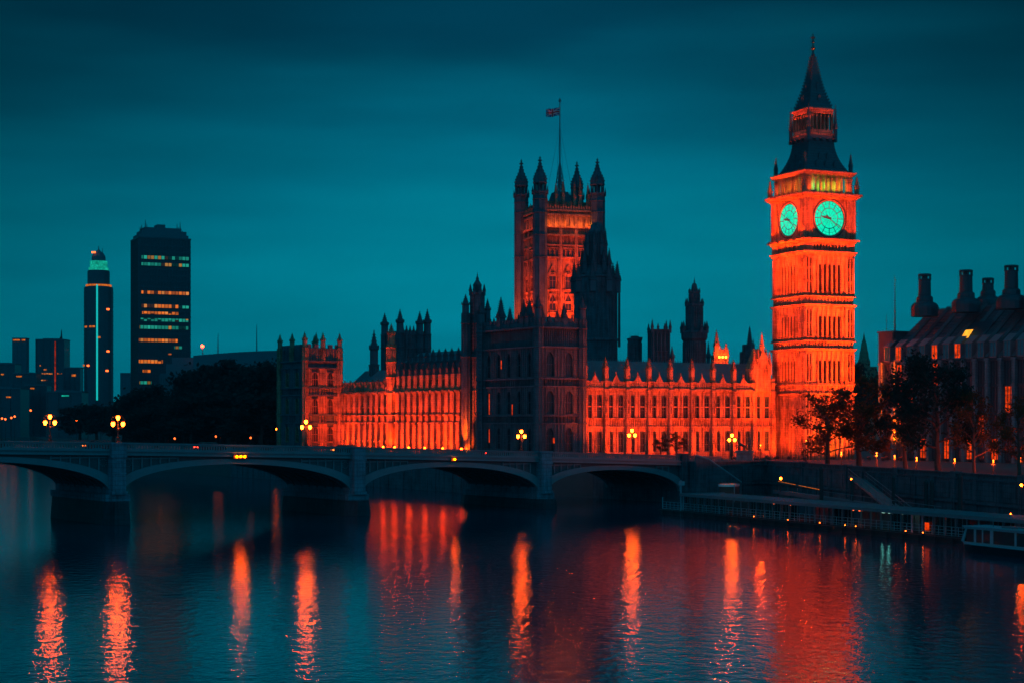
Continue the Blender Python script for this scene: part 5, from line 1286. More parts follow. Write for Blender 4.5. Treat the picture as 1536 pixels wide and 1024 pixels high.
def skyline():
    t, z, w_ = far_block('residential_tower', 'pale narrow slab tower farthest left on the skyline', 19, 39, 508, 1500, 'concrete', cat='tower block')
    lit_cells(t, z, 1500, [(20, 30, 509, 511), (33, 38, 509, 511)], 'window_amber')
    t, z, w_ = far_block('office_tower', 'dark square office tower with a vertical red light strip', 54, 96, 510, 1250)
    lit_cells(t, z, 1250, [(82.2, 84, 512, 588)], 'red_strip'); lit_cells(t, z, 1250, [(58, 79, 559, 561), (56, 72, 569, 570.5), (86, 93, 559, 560.5), (60, 62, 547, 549), (66, 70, 553, 555)], 'rows_amber')
    b = MB(); x = (90-CX)/FOC*1250-t.location.x; b.tube((x, 4, z(509)), (x, 4, z(494)), .9, .2, 5); b.tube((x-1.5, 4, z(509)), (x, 4, z(502)), .4, .2, 4); b.build('mast', 'black_iron', t)
    for a, c, y, D, lab, lt in ((96, 120, 552, 1200, 'low dark block just right of the red striped tower', (108, 114, 561, 564)), (-20, 22, 546, 1350, 'low wide block cut by the left edge of the photograph', (2, 6, 560, 562)),
                               (20, 54, 560, 1150, 'low dark block in front of the pale slab tower', (25, 33, 563, 565)), (38, 70, 578, 1000, 'low foreground block under the red striped tower', (46, 52, 581, 583)),
                               (181, 195, 560, 1500, 'small pale block between the two tallest towers', None), (-30, 30, 583, 950, 'long low block by the left edge above the river', (10, 17, 594, 596)), (70, 122, 588, 900, 'low dark waterside block with a small green light', (93, 104, 592, 594))):
        t, z, w_ = far_block('office_block', lab, a, c, y, D, 'concrete' if D == 1500 else 'office_glass', cat='office block')
        if lt: lit_cells(t, z, D, [lt], 'teal_crown' if 'green' in lab else 'window_amber')
    # round residential tower with the lit crown
    D = 1350; o = W(148, D); z = lambda y: ZY(y, D); m = D/FOC
    t = thing('round_tower', 'slim round glass tower with a green lit crown and vertical cyan light line', 'skyscraper', (o[0], o[1], GZ), 0)
    b = MB(); b.lathe(0, 0, [(21.5*m, GZ), (21.5*m, z(433)), (20.5*m, z(431))], 20)
    for k in range(24): b.lathe(0, 0, [(21.5*m+.25, z(600-k*7)), (21.5*m+.25, z(601.2-k*7))], 20)
    b.build('shaft', 'office_glass', t)
    b = MB(); b.lathe(0, 0, [(16.5*m, z(431)), (16.5*m, z(408)), (15*m, z(406))], 16); b.build('neck', 'office_glass', t)
    b = MB(); b.lathe(0, 0, [(19*m, z(430)), (19*m, z(427.6))], 20); b.build('light_ring', 'window_amber', t)
    b = MB(); b.lathe(0, 0, [(14*m, z(406)), (15*m, z(405)), (15*m, z(402)), (11.5*m, z(401)), (11*m, z(393)), (10.5*m, z(392))], 16)
    for k in range(16): a = k*math.pi/8; b.lathe(11.6*m*math.cos(a), 11.6*m*math.sin(a), [(.8, z(402)), (.8, z(392))], 4)
    b.build('crown', 'teal_crown', t)
    b = MB(); b.lathe(0, 0, [(10.5*m, z(392)), (10*m, z(385)), (7*m, z(380)), (3*m, z(377)), (1, z(375))], 16); b.build('dome', 'concrete', t)
    b = MB(); b.tube((0, 0, z(377)), (0, 0, z(369)), .5, .2, 5); b.tube((3, 0, z(379)), (3, 0, z(372)), .3, .1, 5); b.build('mast', 'black_iron', t)
    b = MB(); b.box(-8*m, -2*m, -10.8*m, -10.2*m, z(381), z(378.5)); b.build('roof_light', 'far_lamp', t)
    b = MB(); x = 3.2*m; y = -math.sqrt((21.5*m)**2-x*x); b.box(x-.6, x+.6, y-1.2, y-.2, z(600), z(429)); b.build('light_strip', 'teal_strip', t)
    for (px, yy) in ((165, 465), (141, 491), (165, 527), (129, 548), (137, 548.5), (164, 556), (146, 491), (133, 491), (154, 507)):
        x = (px-CX)/FOC*D-o[0]; y = -math.sqrt(max(4, (21.5*m)**2-x*x)); b = MB(); b.box(x-.9, x+.9, y-.8, y+2, z(yy+1.3), z(yy-1.3)); b.build('lit_window', 'far_lamp' if px in (165, 164, 137) else 'window_amber', t)
    # the broad office tower
    D = 900; th = R(24); u, v = uv(th); o = W(208, D); z = lambda y: ZY(y, D); L = along(o, u, 285.5); M = along(o, v, 197.0)
    t = thing('office_tower', 'broad dark office tower with rows of orange and green lit floors', 'skyscraper', (o[0], o[1], GZ), th)
    b = MB(); b.box(0, L, 0, M, GZ, z(357)); b.box(-.4, L+.4, -.4, M+.4, z(357), z(355))
    fl = (z(360)-z(590))/26
    for k in range(26): zz = z(590)+fl*k; b.box(-.25, L+.25, -.25, M+.25, zz, zz+.9)
    for k in range(35): x = L*k/34; b.box(x-.12, x+.12, -.4, 0, GZ, z(357))
    for k in range(20): y = M*k/19; b.box(-.4, 0, y-.12, y+.12, GZ, z(357))
    b.build('wall', 'office_glass', t)
    def row(pa, pb, ya, yb, mat):
        sa, sb = along(o, u, pa), along(o, u, pb); b = MB(); b.box(sa, sb, -.55, -.2, z(yb), z(ya)); b.build('lit_floor', mat, t)
    for r_ in ((212, 283, 383, 388, 'rows_teal'), (212, 283, 393.5, 398, 'rows_teal'), (212, 283, 436, 440.5, 'rows_amber'), (212, 267, 456, 461, 'rows_amber'), (268, 283, 457, 461, 'rows_teal'), (213, 268, 467, 471, 'rows_amber'),
               (211, 282, 477, 481.5, 'rows_teal'), (209, 282, 488, 493, 'rows_teal'), (208, 266, 507.5, 512, 'rows_amber'), (261, 273, 518, 522, 'rows_teal'), (208, 244, 539, 544, 'rows_amber'), (214, 226, 554, 558, 'rows_amber'), (209, 227, 571, 575.5, 'rows_teal'), (252, 257, 529, 531, 'rows_amber')): row(*r_)
    b = MB(); b.box(L*.02, L*.98, M*.1, M*.9, z(355), z(350)); b.box(L*.08, L*.95, M*.15, M*.85, z(350), z(344)); b.box(L*.14, L*.86, M*.2, M*.8, z(344), z(339)); b.box(L*.40, L*.56, M*.3, M*.7, z(339), z(333.5)); b.build('roof_plant', 'concrete', t)
    b = MB()
    for f, yt in ((.10, 337), (.13, 334), (.20, 326), (.23, 332), (.82, 330), (.88, 326.5), (.85, 335), (.93, 340)): b.tube((L*f, M*.5, z(346)), (L*f, M*.5, z(yt)), .45, .12, 5)
    b.build('aerial', 'black_iron', t)
    # stepped podium, long low roof
    D = 800; z = lambda y: ZY(y, D); o = W(225, D); xx = lambda p: (p-CX)/FOC*D-o[0]
    t = thing('podium_building', 'pale stepped block at the foot of the broad office tower', 'building', (o[0], o[1], GZ), 0)
    b = MB(); 
    for (pa, pb, yt, y0) in ((240, 297, 560, 0), (247, 297, 545, 3), (254, 297, 535, 6), (228, 250, 575, 1)): b.box(xx(pa), xx(pb), y0, 30, GZ, z(yt))
    for k in range(16): b.box(xx(240+k*3.5)-.2, xx(240+k*3.5)+.2, -.4, 0, GZ, z(562))
    b.build('wall', 'concrete', t)
    for k in range(15): 
        b = MB(); b.box(xx(242+k*3.5), xx(243.8+k*3.5), -.2, -.02, z(572), z(567)); b.build('window', 'office_glass', t)
    D = 760; z = lambda y: ZY(y, D); o = W(292, D); xx = lambda p: (p-CX)/FOC*D-o[0]
    t = thing('low_hall', 'long low building with a gently curved roof behind the dark trees', 'building', (o[0], o[1], GZ), 0)
    b = MB(); n = 20
    for k in range(n):
        pa, pb = 290+150*k/n, 290+150*(k+1)/n; ya = 533-7.5*math.sin(min(1, (k+.5)/n*1.1)*1.57); b.box(xx(pa), xx(pb), 0, 40, GZ, z(ya))
    b.build('wall', 'concrete', t)
    b = MB(); b.box(xx(396), xx(419), -.6, -.1, z(553), z(550.5)); b.build('lit_window', 'rows_teal', t)
    for px, y0, y1, D, lab in ((304, 535, 519, 800, 'short red lit mast on the low roof'), (327, 533, 500, 820, 'tall dark mast behind the low roof, left of the taller pair'), (385, 531, 487, 900, 'tall pale lattice mast nearest the lit pavilion')):
        o = W(px, D); t = thing('radio_mast', lab, 'mast', (o[0], o[1], GZ), 0, 'masts behind the low roof'); h = ZY(y1, D)-GZ
        b = MB(); b.tube((0, 0, 0), (0, 0, h), 1.0, .12, 6)
        for k in range(9): zz = h*(.72+.03*k); b.tube((-.9+.08*k, 0, zz), (.9-.08*k, 0, zz), .12, .12, 4)
        b.build('pole', 'metal_grey', t, shift=False)
        if px == 304: b = MB(); b.ball((0, -.8, h), .8, 6, 4); b.build('warning_light', 'red_glass', t, shift=False)
    # church beyond the trees on the right
    D = 800; o = W(1296, D); z = lambda y: ZY(y, D); m = D/FOC
    t = thing('distant_church', 'distant pale church spire between the clock tower and the office block', 'church', (o[0], o[1], GZ), .3)
    b = MB(); b.lathe(0, 0, [(9*m, GZ), (9*m, z(540)), (7.5*m, z(537)), (6.5*m, z(528)), (5.5*m, z(526)), (4.2*m, z(516)), (2*m, z(509)), (.4*m, z(500)), (.05, z(497))], 8); slits(b, 9*m, 8, GZ, z(541)); b.build('spire', 'stone', t)
    b = MB(); b.box(-14*m, 26*m, 2, 20, GZ, z(549)); b.build('nave', 'stone', t)
skyline()

# ------------------------------------------------------------------ trees
TREE = {}
def tree_mesh(kind, seed, leaves, leaf):
    """unit tree 1 m tall: leaning trunk, limbs from low down, ragged crown of small leaf faces in clumps"""
    r_ = random.Random(seed); tr = MB(); ends = []; fat = .75 if kind == 'leaf_near' else 1.0
    def limb(p, d, ln, rad, lv):
        q = (p[0]+d[0]*ln, p[1]+d[1]*ln, p[2]+d[2]*ln); tr.tube(p, q, rad, rad*.6, 5 if lv < 2 else 3); ends.append((q, lv))
        if lv >= 4: return
        for k in range(3 if lv < 3 else 2):
            nd = Vector(d)+Vector((r_.uniform(-.7, .7), r_.uniform(-.7, .7), r_.uniform(-.35, .5))); nd.normalize()
            limb(q, tuple(nd), ln*r_.uniform(.55, .8), rad*.58, lv+1)
    p = Vector((0, 0, 0)); n = 8; pts = [p.copy()]
    for k in range(n):
        p = p+Vector((r_.uniform(-.012, .012), r_.uniform(-.012, .012), .075)); pts.append(p.copy())
    for k in range(n): tr.tube(pts[k], pts[k+1], .024*(1-k/n*.7), .024*(1-(k+1)/n*.7), 8)
    az = r_.uniform(0, 6)
    for k in range(11):
        h = .19+.40*k/10; i = min(n-1, int(h/.075)); q = pts[i].lerp(pts[i+1], (h-i*.075)/.075); az += 2.4+r_.uniform(-.4, .4)
        up = .25+.9*(k/10); d = Vector((math.cos(az), math.sin(az), up)).normalized()
        limb(tuple(q), tuple(d), .125*r_.uniform(.8, 1.2), .009, 1)
    cr = MB(); per = max(1, leaves//len(ends))
    for (q, lv) in ends:
        if r_.random() < .12: continue
        cl = (.028+.022*r_.random())*fat
        for k in range(int(per*r_.uniform(.3, 1.9))):
            x, y, z = (q[0]+r_.gauss(0, cl), q[1]+r_.gauss(0, cl), max(.12, q[2]+r_.gauss(0, cl*.8)))
            s = leaf*r_.uniform(.5, 1.4); a = Vector((r_.gauss(0, 1), r_.gauss(0, 1), r_.gauss(0, 1))).normalized(); c = a.cross(Vector((r_.gauss(0, 1), r_.gauss(0, 1), r_.gauss(0, 1)))).normalized()
            a *= s; c *= s*.7; P_ = Vector((x, y, z))
            cr.add([tuple(P_-a), tuple(P_+c), tuple(P_+a), tuple(P_-c)], [(0, 1, 2, 3)])
    top = sorted(v[2] for v in cr.v)[int(len(cr.v)*.995)]; k = 1/top
    for mb in (tr, cr): mb.v = [(x*k, y*k, z*k) for x, y, z in mb.v]
    o1 = tr.build('trunk', 'bark'); o2 = cr.build('crown', kind); d = (o1.data, o2.data)
    for o in (o1, o2): bpy.data.objects.remove(o)
    return d
def tree(label, px, D, ytop, width_px, kind='leaf_dark', var=0, zb=GZ, group=None, leaves=2600, leaf=.016, rz=0.0, name='tree', cat='tree'):
    leaves = int(leaves*(1.6 if kind == 'leaf_dark' else 1.15)); zb = GZ if zb == 6.6 else zb
    key = (kind, var, leaves, leaf)
    if key not in TREE:
        dd = tree_mesh(kind, 11+var, leaves, leaf)
        ext = sorted(abs(v.co.x) for v in dd[1].vertices)[int(len(dd[1].vertices)*.97)]; TREE[key] = (dd, ext)
    (dt, dc), ext = TREE[key]
    o = W(px, D); h = ZY(ytop, D)-zb; wd = width_px/2*D/FOC/(ext*.85)
    t = thing(name, label, cat, (o[0], o[1], zb), rz, group)
    for nm, me in (('trunk', dt), ('crown', dc)):
        ob = bpy.data.objects.new(nm, me); COL.objects.link(ob); ob.parent = t; ob.scale = (wd, wd, h)
    return t
TG = 'dark trees along the far bank'
bank = [(196, 640, 592, 46, 'low tree farthest left on the tree lined bank'), (222, 620, 586, 52, 'low rounded tree below the broad office tower, left side'), (250, 600, 579, 54, 'tree rising in front of the stepped podium block'),
        (276, 585, 574, 50, 'tree at the right foot of the podium block'), (303, 560, 556, 62, 'tree under the left end of the curved roof'), (332, 540, 549, 64, 'tall dark tree below the short mast'), (352, 530, 543, 60, 'tallest dark tree, midway along the curved roof'),
        (376, 510, 546, 60, 'tall dark tree below the lattice mast'), (400, 500, 550, 60, 'dark tree just left of the lit pavilion'), (424, 505, 556, 50, 'dark tree partly behind the lit pavilion'),
        (236, 560, 606, 60, 'low bushy tree at the water below the podium'), (290, 530, 596, 66, 'low broad tree in the front row, left of centre'), (345, 500, 590, 70, 'low broad tree in the front row below the tallest tree'), (392, 480, 592, 64, 'low broad tree in the front row beside the pavilion'),
        (170, 700, 603, 46, 'small tree right of the round tower foot'), (146, 760, 608, 44, 'small tree in front of the round tower foot'), (120, 820, 612, 40, 'small tree left of the round tower foot')]
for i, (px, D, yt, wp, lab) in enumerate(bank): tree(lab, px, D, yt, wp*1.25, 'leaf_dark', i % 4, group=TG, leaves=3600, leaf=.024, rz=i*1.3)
# a low wood behind them closes the view to the bank
b = MB(); r_ = random.Random(5)
for k in range(9000):
    f = r_.random(); px = 185+250*f; D = 690-170*f+r_.uniform(0, 30); top = 30 if px > 300 else 15
    x, y = W(px, D); z = GZ+abs(r_.gauss(0, .5))*min(1, .4+.6*r_.random())*(ZY(575 if px > 300 else 603, D)-GZ)
    z = min(z, ZY(566 if px > 300 else 598, D)); s = r_.uniform(.5, 1.2); a = r_.uniform(0, 3.14)
    b.add([(x-s*math.cos(a), y-s*math.sin(a), z-s*.5), (x+s*math.cos(a)*.3, y, z-s), (x+s*math.cos(a), y+s*math.sin(a), z+s*.4), (x, y, z+s)], [(0, 1, 2, 3)])
tag(b.build('far_undergrowth', 'leaf_dark'), kind='stuff')
EG = 'plane trees along the embankment'
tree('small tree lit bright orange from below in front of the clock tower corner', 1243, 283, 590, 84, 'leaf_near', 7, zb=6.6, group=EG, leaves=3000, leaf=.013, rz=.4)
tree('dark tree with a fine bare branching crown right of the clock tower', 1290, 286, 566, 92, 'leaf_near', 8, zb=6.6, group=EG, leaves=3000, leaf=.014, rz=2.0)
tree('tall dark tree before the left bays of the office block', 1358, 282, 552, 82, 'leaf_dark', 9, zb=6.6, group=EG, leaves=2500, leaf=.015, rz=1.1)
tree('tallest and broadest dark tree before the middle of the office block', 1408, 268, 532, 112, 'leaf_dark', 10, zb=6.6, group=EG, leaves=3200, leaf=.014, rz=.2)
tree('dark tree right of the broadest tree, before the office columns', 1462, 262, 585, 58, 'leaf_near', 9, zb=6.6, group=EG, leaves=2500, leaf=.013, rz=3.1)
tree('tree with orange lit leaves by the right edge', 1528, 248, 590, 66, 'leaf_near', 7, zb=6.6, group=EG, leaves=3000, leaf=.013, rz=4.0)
tree('dark distant tree between the clock tower and the office block', 1300, 520, 548, 60, 'leaf_dark', 2, group=None, leaves=3600, leaf=.024, rz=2.2)
tree('dark distant tree just right of the clock tower base', 1278, 560, 552, 44, 'leaf_dark', 3, group=None, leaves=3600, leaf=.024, rz=.9)
tree('low round bush behind the bridge parapet against the lit wing', 1015, 312, 649, 27, 'leaf_near', 7, zb=8.0, leaves=3000, leaf=.013, rz=1.0, name='bush', cat='bush')
tree('smaller low bush behind the parapet, left of the round one', 991, 312, 655, 20, 'leaf_near', 8, zb=8.0, leaves=3000, leaf=.014, rz=2.4, name='bush', cat='bush')

# ------------------------------------------------------------------ embankment, street lamps, statue
def line_px(p, q, px):
    d = (q[0]-p[0], q[1]-p[1]); t = along(p, d, px); return (p[0]+d[0]*t, p[1]+d[1]*t)
E0, E1, E2 = (46, 303), (65.5, 213), (82, 140)
def embankment():
    t = thing('embankment_wall', 'long dark granite river wall with coping and recessed panels below the trees', 'river wall', (46, 303, 0), 0); t['_z0'] = 0.0
    def seg(p, q, nm):
        d = Vector((q[0]-p[0], q[1]-p[1])); L = d.length; th = math.atan2(d.y, d.x); b = MB()
        b.box(0, L, -.35, .45, -1, 6.2); b.box(0, L, -.55, .5, 6.2, 6.45); b.box(0, L, -.2, .4, 6.45, 6.95); b.box(0, L, -.45, .5, 6.95, 7.15); b.box(0, L, -.7, .4, 3.0, 3.3); b.box(0, L, -.95, .4, -1, 1.0)
        n = int(L/6)
        for k in range(n+1): x = L*k/n; b.box(x-.6, x+.6, -.6, -.34, 1.0, 6.2); b.box(x-.75, x+.75, -.62, .5, 6.4, 7.3) if k % 3 == 0 else None
        for k in range(n): x = L*(k+.5)/n; b.box(x-1.9, x+1.9, -.45, -.34, 3.6, 5.9)
        o = b.build(nm, 'quay', t); o.location = (p[0]-46, p[1]-303, 0); o.rotation_euler = (0, 0, th); return o
    seg(E0, E1, 'wall'); seg(E1, E2, 'wall'); seg((31.5, 289.5), (46, 301.5), 'wall')
embankment()
b = MB()
pts = [(31, 291), (40, 330), (70, 330), (86, 300), (100, 230), (112, 150)]; pin = [(46.8, 303.3), (46.8, 304), (50, 303), (59, 250), (67, 213), (83.5, 140)]
for k in range(2, 5): b.add([(*pin[k], GZ+.03), (*pin[k+1], GZ+.03), (*pts[k+1], GZ+.03), (*pts[k], GZ+.03)], [(0, 1, 2, 3)])
tag(b.build('embankment_road', 'asphalt'), kind='structure')
def street_lamp(label, px, py, D, h=None, e=260, globe=.115, zb=GZ):
    o = W(px, D); zt = ZY(py, D); h = zt-zb
    t = thing('street_lamp', label, 'street lamp', (o[0], o[1], zb), 0, 'street lamps on the right bank')
    b = MB(); b.lathe(0, 0, [(.3, 0), (.3, .3), (.14, .4), (.12, 1.0), (.08, 1.1), (.06, h-.35), (.16, h-.28), (.05, h-.25)], 8); b.tube((-.3, 0, h-.6), (.3, 0, h-.6), .03, .03, 5); b.build('post', 'black_iron', t, shift=False)
    b = MB(); b.ball((0, 0, h), globe, 10, 8, 1.15); b.build('globe', 'street_glass', t, shift=False)
    b = MB(); b.lathe(0, 0, [(globe*.6, h+globe*.95), (globe*.3, h+globe*1.4), (.03, h+globe*2)], 8); b.build('cap', 'black_iron', t, shift=False)
    up_light(t, 0, 0, t['_z0']+h-globe-.3, e*4.5, (1, .06, .002), .2)
street_lamp('street lamp glowing yellow through the small orange lit tree', 1262, 678, 300, e=1500)
street_lamp('street lamp behind the bare branching tree, tall yellow glow', 1315, 679, 302, e=1500)
street_lamp('street lamp at the foot of the clock tower, left of the small tree', 1209, 660, 340, e=450)
street_lamp('street lamp right of the bare branching tree before the office end', 1342, 683, 300, e=900)
street_lamp('street lamp between the trunks of the two tallest embankment trees', 1375, 686, 285, e=900)
street_lamp('street lamp just right of the broadest tree trunk', 1432, 688, 275, e=900)
street_lamp('street lamp before the office columns near the right edge', 1490, 690, 262, e=700)
street_lamp('street lamp low down at the very right edge behind the lit tree', 1530, 686, 256, e=900)
street_lamp('street lamp right of the statue in front of the lit wing', 1141, 667, 330, e=420)
def wall_lamp(label, px, py, D, e, mat='lamp_glass', r=.16, base=None):
    o = W(px, D); z = ZY(py, D); zb = base if base is not None else max(0.6, z-3.2)
    t = thing('pier_lamp', label, 'lamp', (o[0], o[1], zb), 0, 'lamps along the landing stage')
    b = MB(); b.tube((0, 0, 0), (0, 0, z-zb-r), .05, .04, 6); b.lathe(0, 0, [(.12, z-zb-r-.08), (.15, z-zb-r), (.1, z-zb-r+.03)], 8); b.build('post', 'black_iron', t, shift=False)
    b = MB(); b.ball((0, 0, z-zb), r, 8, 6); b.build('bulb', mat, t, shift=False)
    if e: up_light(t, .0, -.5, z, e, (1, .06, .004), .1)
    return t
def statue():
    D = 318; o = W(1117, D); t = thing('chariot_statue', 'dark bronze statue of a chariot with rearing horses on a tall stone plinth', 'statue', (o[0], o[1], GZ-3), R(-12))
    m = D/FOC; z = lambda y: ZY(y, D)
    b = MB(); b.box(-12*m, 12*m, -1.4, 1.6, GZ-3, z(678)); b.box(-13.5*m, 13.5*m, -1.7, 1.9, z(678), z(675)); b.box(-13*m, 13*m, -1.6, 1.8, GZ-3, GZ); b.build('plinth', 'portland', t)
    z0 = z(675)
    def skin(name, verts, edges, mat, par):
        me = bpy.data.meshes.new(name); me.from_pydata([v[:3] for v in verts], edges, []); ob = bpy.data.objects.new(name, me); COL.objects.link(ob); ob.parent = par; ob.location = (0, 0, z0-t['_z0'])
        md = ob.modifiers.new('skin', 'SKIN'); 
        for i, v in enumerate(verts): me.skin_vertices[0].data[i].radius = (v[3], v[3])
        me.skin_vertices[0].data[0].use_root = True
        ob.modifiers.new('sub', 'SUBSURF').render_levels = 1; me.materials.append(MATS[mat]); return ob
    for dy in (-.5, .5):      # horses rearing to the left
        V = [(-.2, dy, .95, .26), (-.75, dy, 1.15, .27), (-1.05, dy, 1.5, .17), (-1.3, dy, 1.95, .12), (-1.6, dy, 1.9, .09),
             (-1.15, dy-.1, .95, .08), (-1.6, dy-.1, 1.05, .06), (-1.75, dy-.1, .75, .05), (-1.1, dy+.12, .8, .08), (-1.45, dy+.12, .65, .06), (-1.6, dy+.12, .35, .05),
             (.05, dy-.14, .6, .12), (-.1, dy-.14, .3, .07), (.1, dy-.14, 0.02, .06), (.1, dy+.14, .6, .12), (-.05, dy+.14, .3, .07), (.15, dy+.14, .02, .06), (.25, dy, .9, .05), (.5, dy, .45, .04)]
        skin('horse', V, [(0, 1), (1, 2), (2, 3), (3, 4), (1, 5), (5, 6), (6, 7), (1, 8), (8, 9), (9, 10), (0, 11), (11, 12), (12, 13), (0, 14), (14, 15), (15, 16), (0, 17), (17, 18)], 'bronze', t)
    b = MB(); b.box(.5, 1.5, -.6, .6, z0+.45, z0+.55); b.box(.45, .55, -.6, .6, z0+.5, z0+1.1)
    for sy in (-.66, .66):
        for k in range(12):
            a, a2 = k*math.pi/6, (k+1)*math.pi/6; b.tube((1.0+.45*math.cos(a), sy, z0+.47+.45*math.sin(a)), (1.0+.45*math.cos(a2), sy, z0+.47+.45*math.sin(a2)), .05, .05, 5)
            if k % 2 == 0: b.tube((1.0, sy, z0+.47), (1.0+.45*math.cos(a), sy, z0+.47+.45*math.sin(a)), .03, .03, 4)
    b.box(-.3, .6, -.04, .04, z0+.6, z0+.68); b.build('chariot', 'bronze', t)
    V = [(1.0, 0, 1.45, .17), (1.0, 0, 1.8, .19), (.98, 0, 2.05, .07), (.97, 0, 2.25, .11), (.95, -.14, .95, .2), (1.0, .14, .95, .2), (1.0, 0, .55, .28), (.8, -.28, 2.0, .06), (.6, -.35, 2.35, .05), (1.2, .3, 1.95, .06), (1.3, .38, 2.3, .05)]
    skin('standing_figure', V, [(0, 1), (1, 2), (2, 3), (0, 4), (4, 6), (0, 5), (1, 7), (7, 8), (1, 9), (9, 10)], 'bronze', t)
statue()
# light column base and kiosk between bridge stair and statue
def pile(label, px, ya, yb, D, wpx):
    o = W(px, D); t = thing('mooring_pile', label, 'mooring pile', (o[0], o[1], -2), .2, 'dark piles behind the landing stage'); r = wpx/2*D/FOC; z = ZY(ya, D)+2
    b = MB(); b.lathe(0, 0, [(r, 0), (r, z-.3)], 12); b.build('shaft', 'timber_wet', t, shift=False)
    b = MB(); b.lathe(0, 0, [(r*1.15, z-.35), (r*1.15, z), (r*.6, z+.25), (.02, z+.35)], 12); b.build('cap', 'timber_wet', t, shift=False)
pile('dark mooring pile below the small orange lit tree', 1232, 702, 752, 245, 6); pile('dark mooring pile under the bare branching tree', 1278, 722, 760, 236, 5)
pile('thin mooring pile left of the twin thick piles', 1340, 716, 765, 226, 4.5); pile('left of the two thick piles standing close together', 1389, 722, 768, 219, 6.5)
pile('right of the two thick piles standing close together', 1398, 722, 768, 218, 6); pile('tallest thick pile at the right, near the moored boat', 1440, 714, 775, 208, 7)

# ------------------------------------------------------------------ landing stage
PA = W(1000, 253.6); TP = math.atan2(-.914, .407); pu, pv = uv(TP); 
def stage():
    t = thing('landing_stage', 'long floating passenger pier with a flat roof and glazed sides', 'pier', (PA[0], PA[1], 0), TP); t['_z0'] = 0.0
    L = 92; x1 = along(PA, pu, 1022)
    b = MB(); b.box(-2, L, 0, 9, -.8, .75); b.box(-2.2, L, -.2, 9.2, .5, .72)
    for k in range(30): b.box(-1+k*3.1, -.7+k*3.1, -.32, -.2, -.3, .7)
    b.build('hull', 'hull_dark', t)
    b = MB(); b.box(-1.8, L, .1, 8.9, .75, .85); b.build('deck', 'timber_wet', t)
    b = MB(); b.box(x1, L-4, -.1, 7.5, 3.15, 3.3); b.box(x1-.1, L-4, -.25, -.1, 3.0, 3.42); b.box(x1-.25, x1-.1, -.2, 7.6, 3.0, 3.42)
    for k in range(42): b.box(x1+.3+k*2.1, x1+.38+k*2.1, -.05, 7.4, 3.3, 3.36)
    b.build('roof', 'metal_grey', t)
    n = 42
    for k in range(n):
        x = x1+.2+k*(L-x1-4.6)/(n-1); b = MB(); b.box(x-.07, x+.07, .15, .3, .85, 3.1); b.build('post', 'boat_white' if k in (0, 27, 28, 33) else 'metal_grey', t)
    b = MB()
    for z in (1.15, 1.5, 1.9): b.box(-1.7, L, .18, .24, z, z+.05)
    for k in range(78): x = -1.7+k*1.2; b.box(x-.025, x+.025, .18, .24, .85, 1.9)
    b.build('railing', 'boat_white', t)
    r_ = random.Random(4)
    for k in range(0, n-1):
        x = x1+.2+k*(L-x1-4.6)/(n-1); w_ = (L-x1-4.6)/(n-1)
        if r_.random() < .62:
            b = MB(); b.box(x+.1, x+w_-.1, .42, .46, .95, 2.95); o = b.build('glass_panel', 'clear_glass', t); b = MB(); b.box(x+.1, x+w_-.1, .38, .5, 2.95, 3.1); b.box(x+.1, x+w_-.1, .38, .5, .86, .95); b.box(x+w_/2-.03, x+w_/2+.03, .38, .42, .95, 2.95); b.build('frame', 'metal_grey', o)
    for px, w_, m_ in ((1128, 1.6, 'boat_white'), (1345, 2.6, 'boat_white'), (1180, 2.2, 'metal_grey'), (1250, 3.0, 'concrete'), (1395, 3.0, 'concrete'), (1300, 2.4, 'metal_grey')):
        x = along(PA, pu, px); b = MB(); b.box(x, x+w_*2, 4.5, 4.7, .85, 3.1)
        for k in range(5): b.box(x+w_*2*k/4-.05, x+w_*2*k/4+.05, 4.38, 4.5, .85, 3.1)
        b.build('partition', m_, t)
    for px, e, mat in ((1138, 6, 'far_lamp'), (1163, 4, 'far_lamp'), (1172, 0, 'red_glass'), (1302, 10, 'white_lamp'), (1312, 10, 'white_lamp'), (1320, 5, 'far_lamp'), (1328, 10, 'white_lamp'), (1256, 5, 'far_lamp'), (1268, 4, 'far_lamp'), (1390, 8, 'red_glass')):
        x = along(PA, pu, px); b = MB(); b.box(x-.25, x+.25, 2.2, 2.4, 2.72, 2.88); b.build('ceiling_lamp', mat, t)
        if e: up_light(t, x, 2.1, 2.5, e*.5, (.15, .8, .7) if mat == 'white_lamp' else (1, .1, .01), .1)
    b = MB(); x = along(PA, pu, 1390); b.box(x-.35, x+.35, .0, .1, 1.3, 2.2); b.build('lit_sign', 'window_lit', t)
    # white gate frame at the bow
    b = MB(); b.tube((-1.6, .2, .8), (-1.6, .2, 2.6), .07, .07); b.tube((-1.6, .2, .85), (x1-.5, .2, .85), .06, .06); b.tube((x1-.3, .1, -.3), (x1-.3, .1, 5.4), .12, .1, 8); b.box(x1-.8, x1+.3, 0, .4, 4.6, 5.2); b.build('signal_frame', 'boat_white', t)
stage()
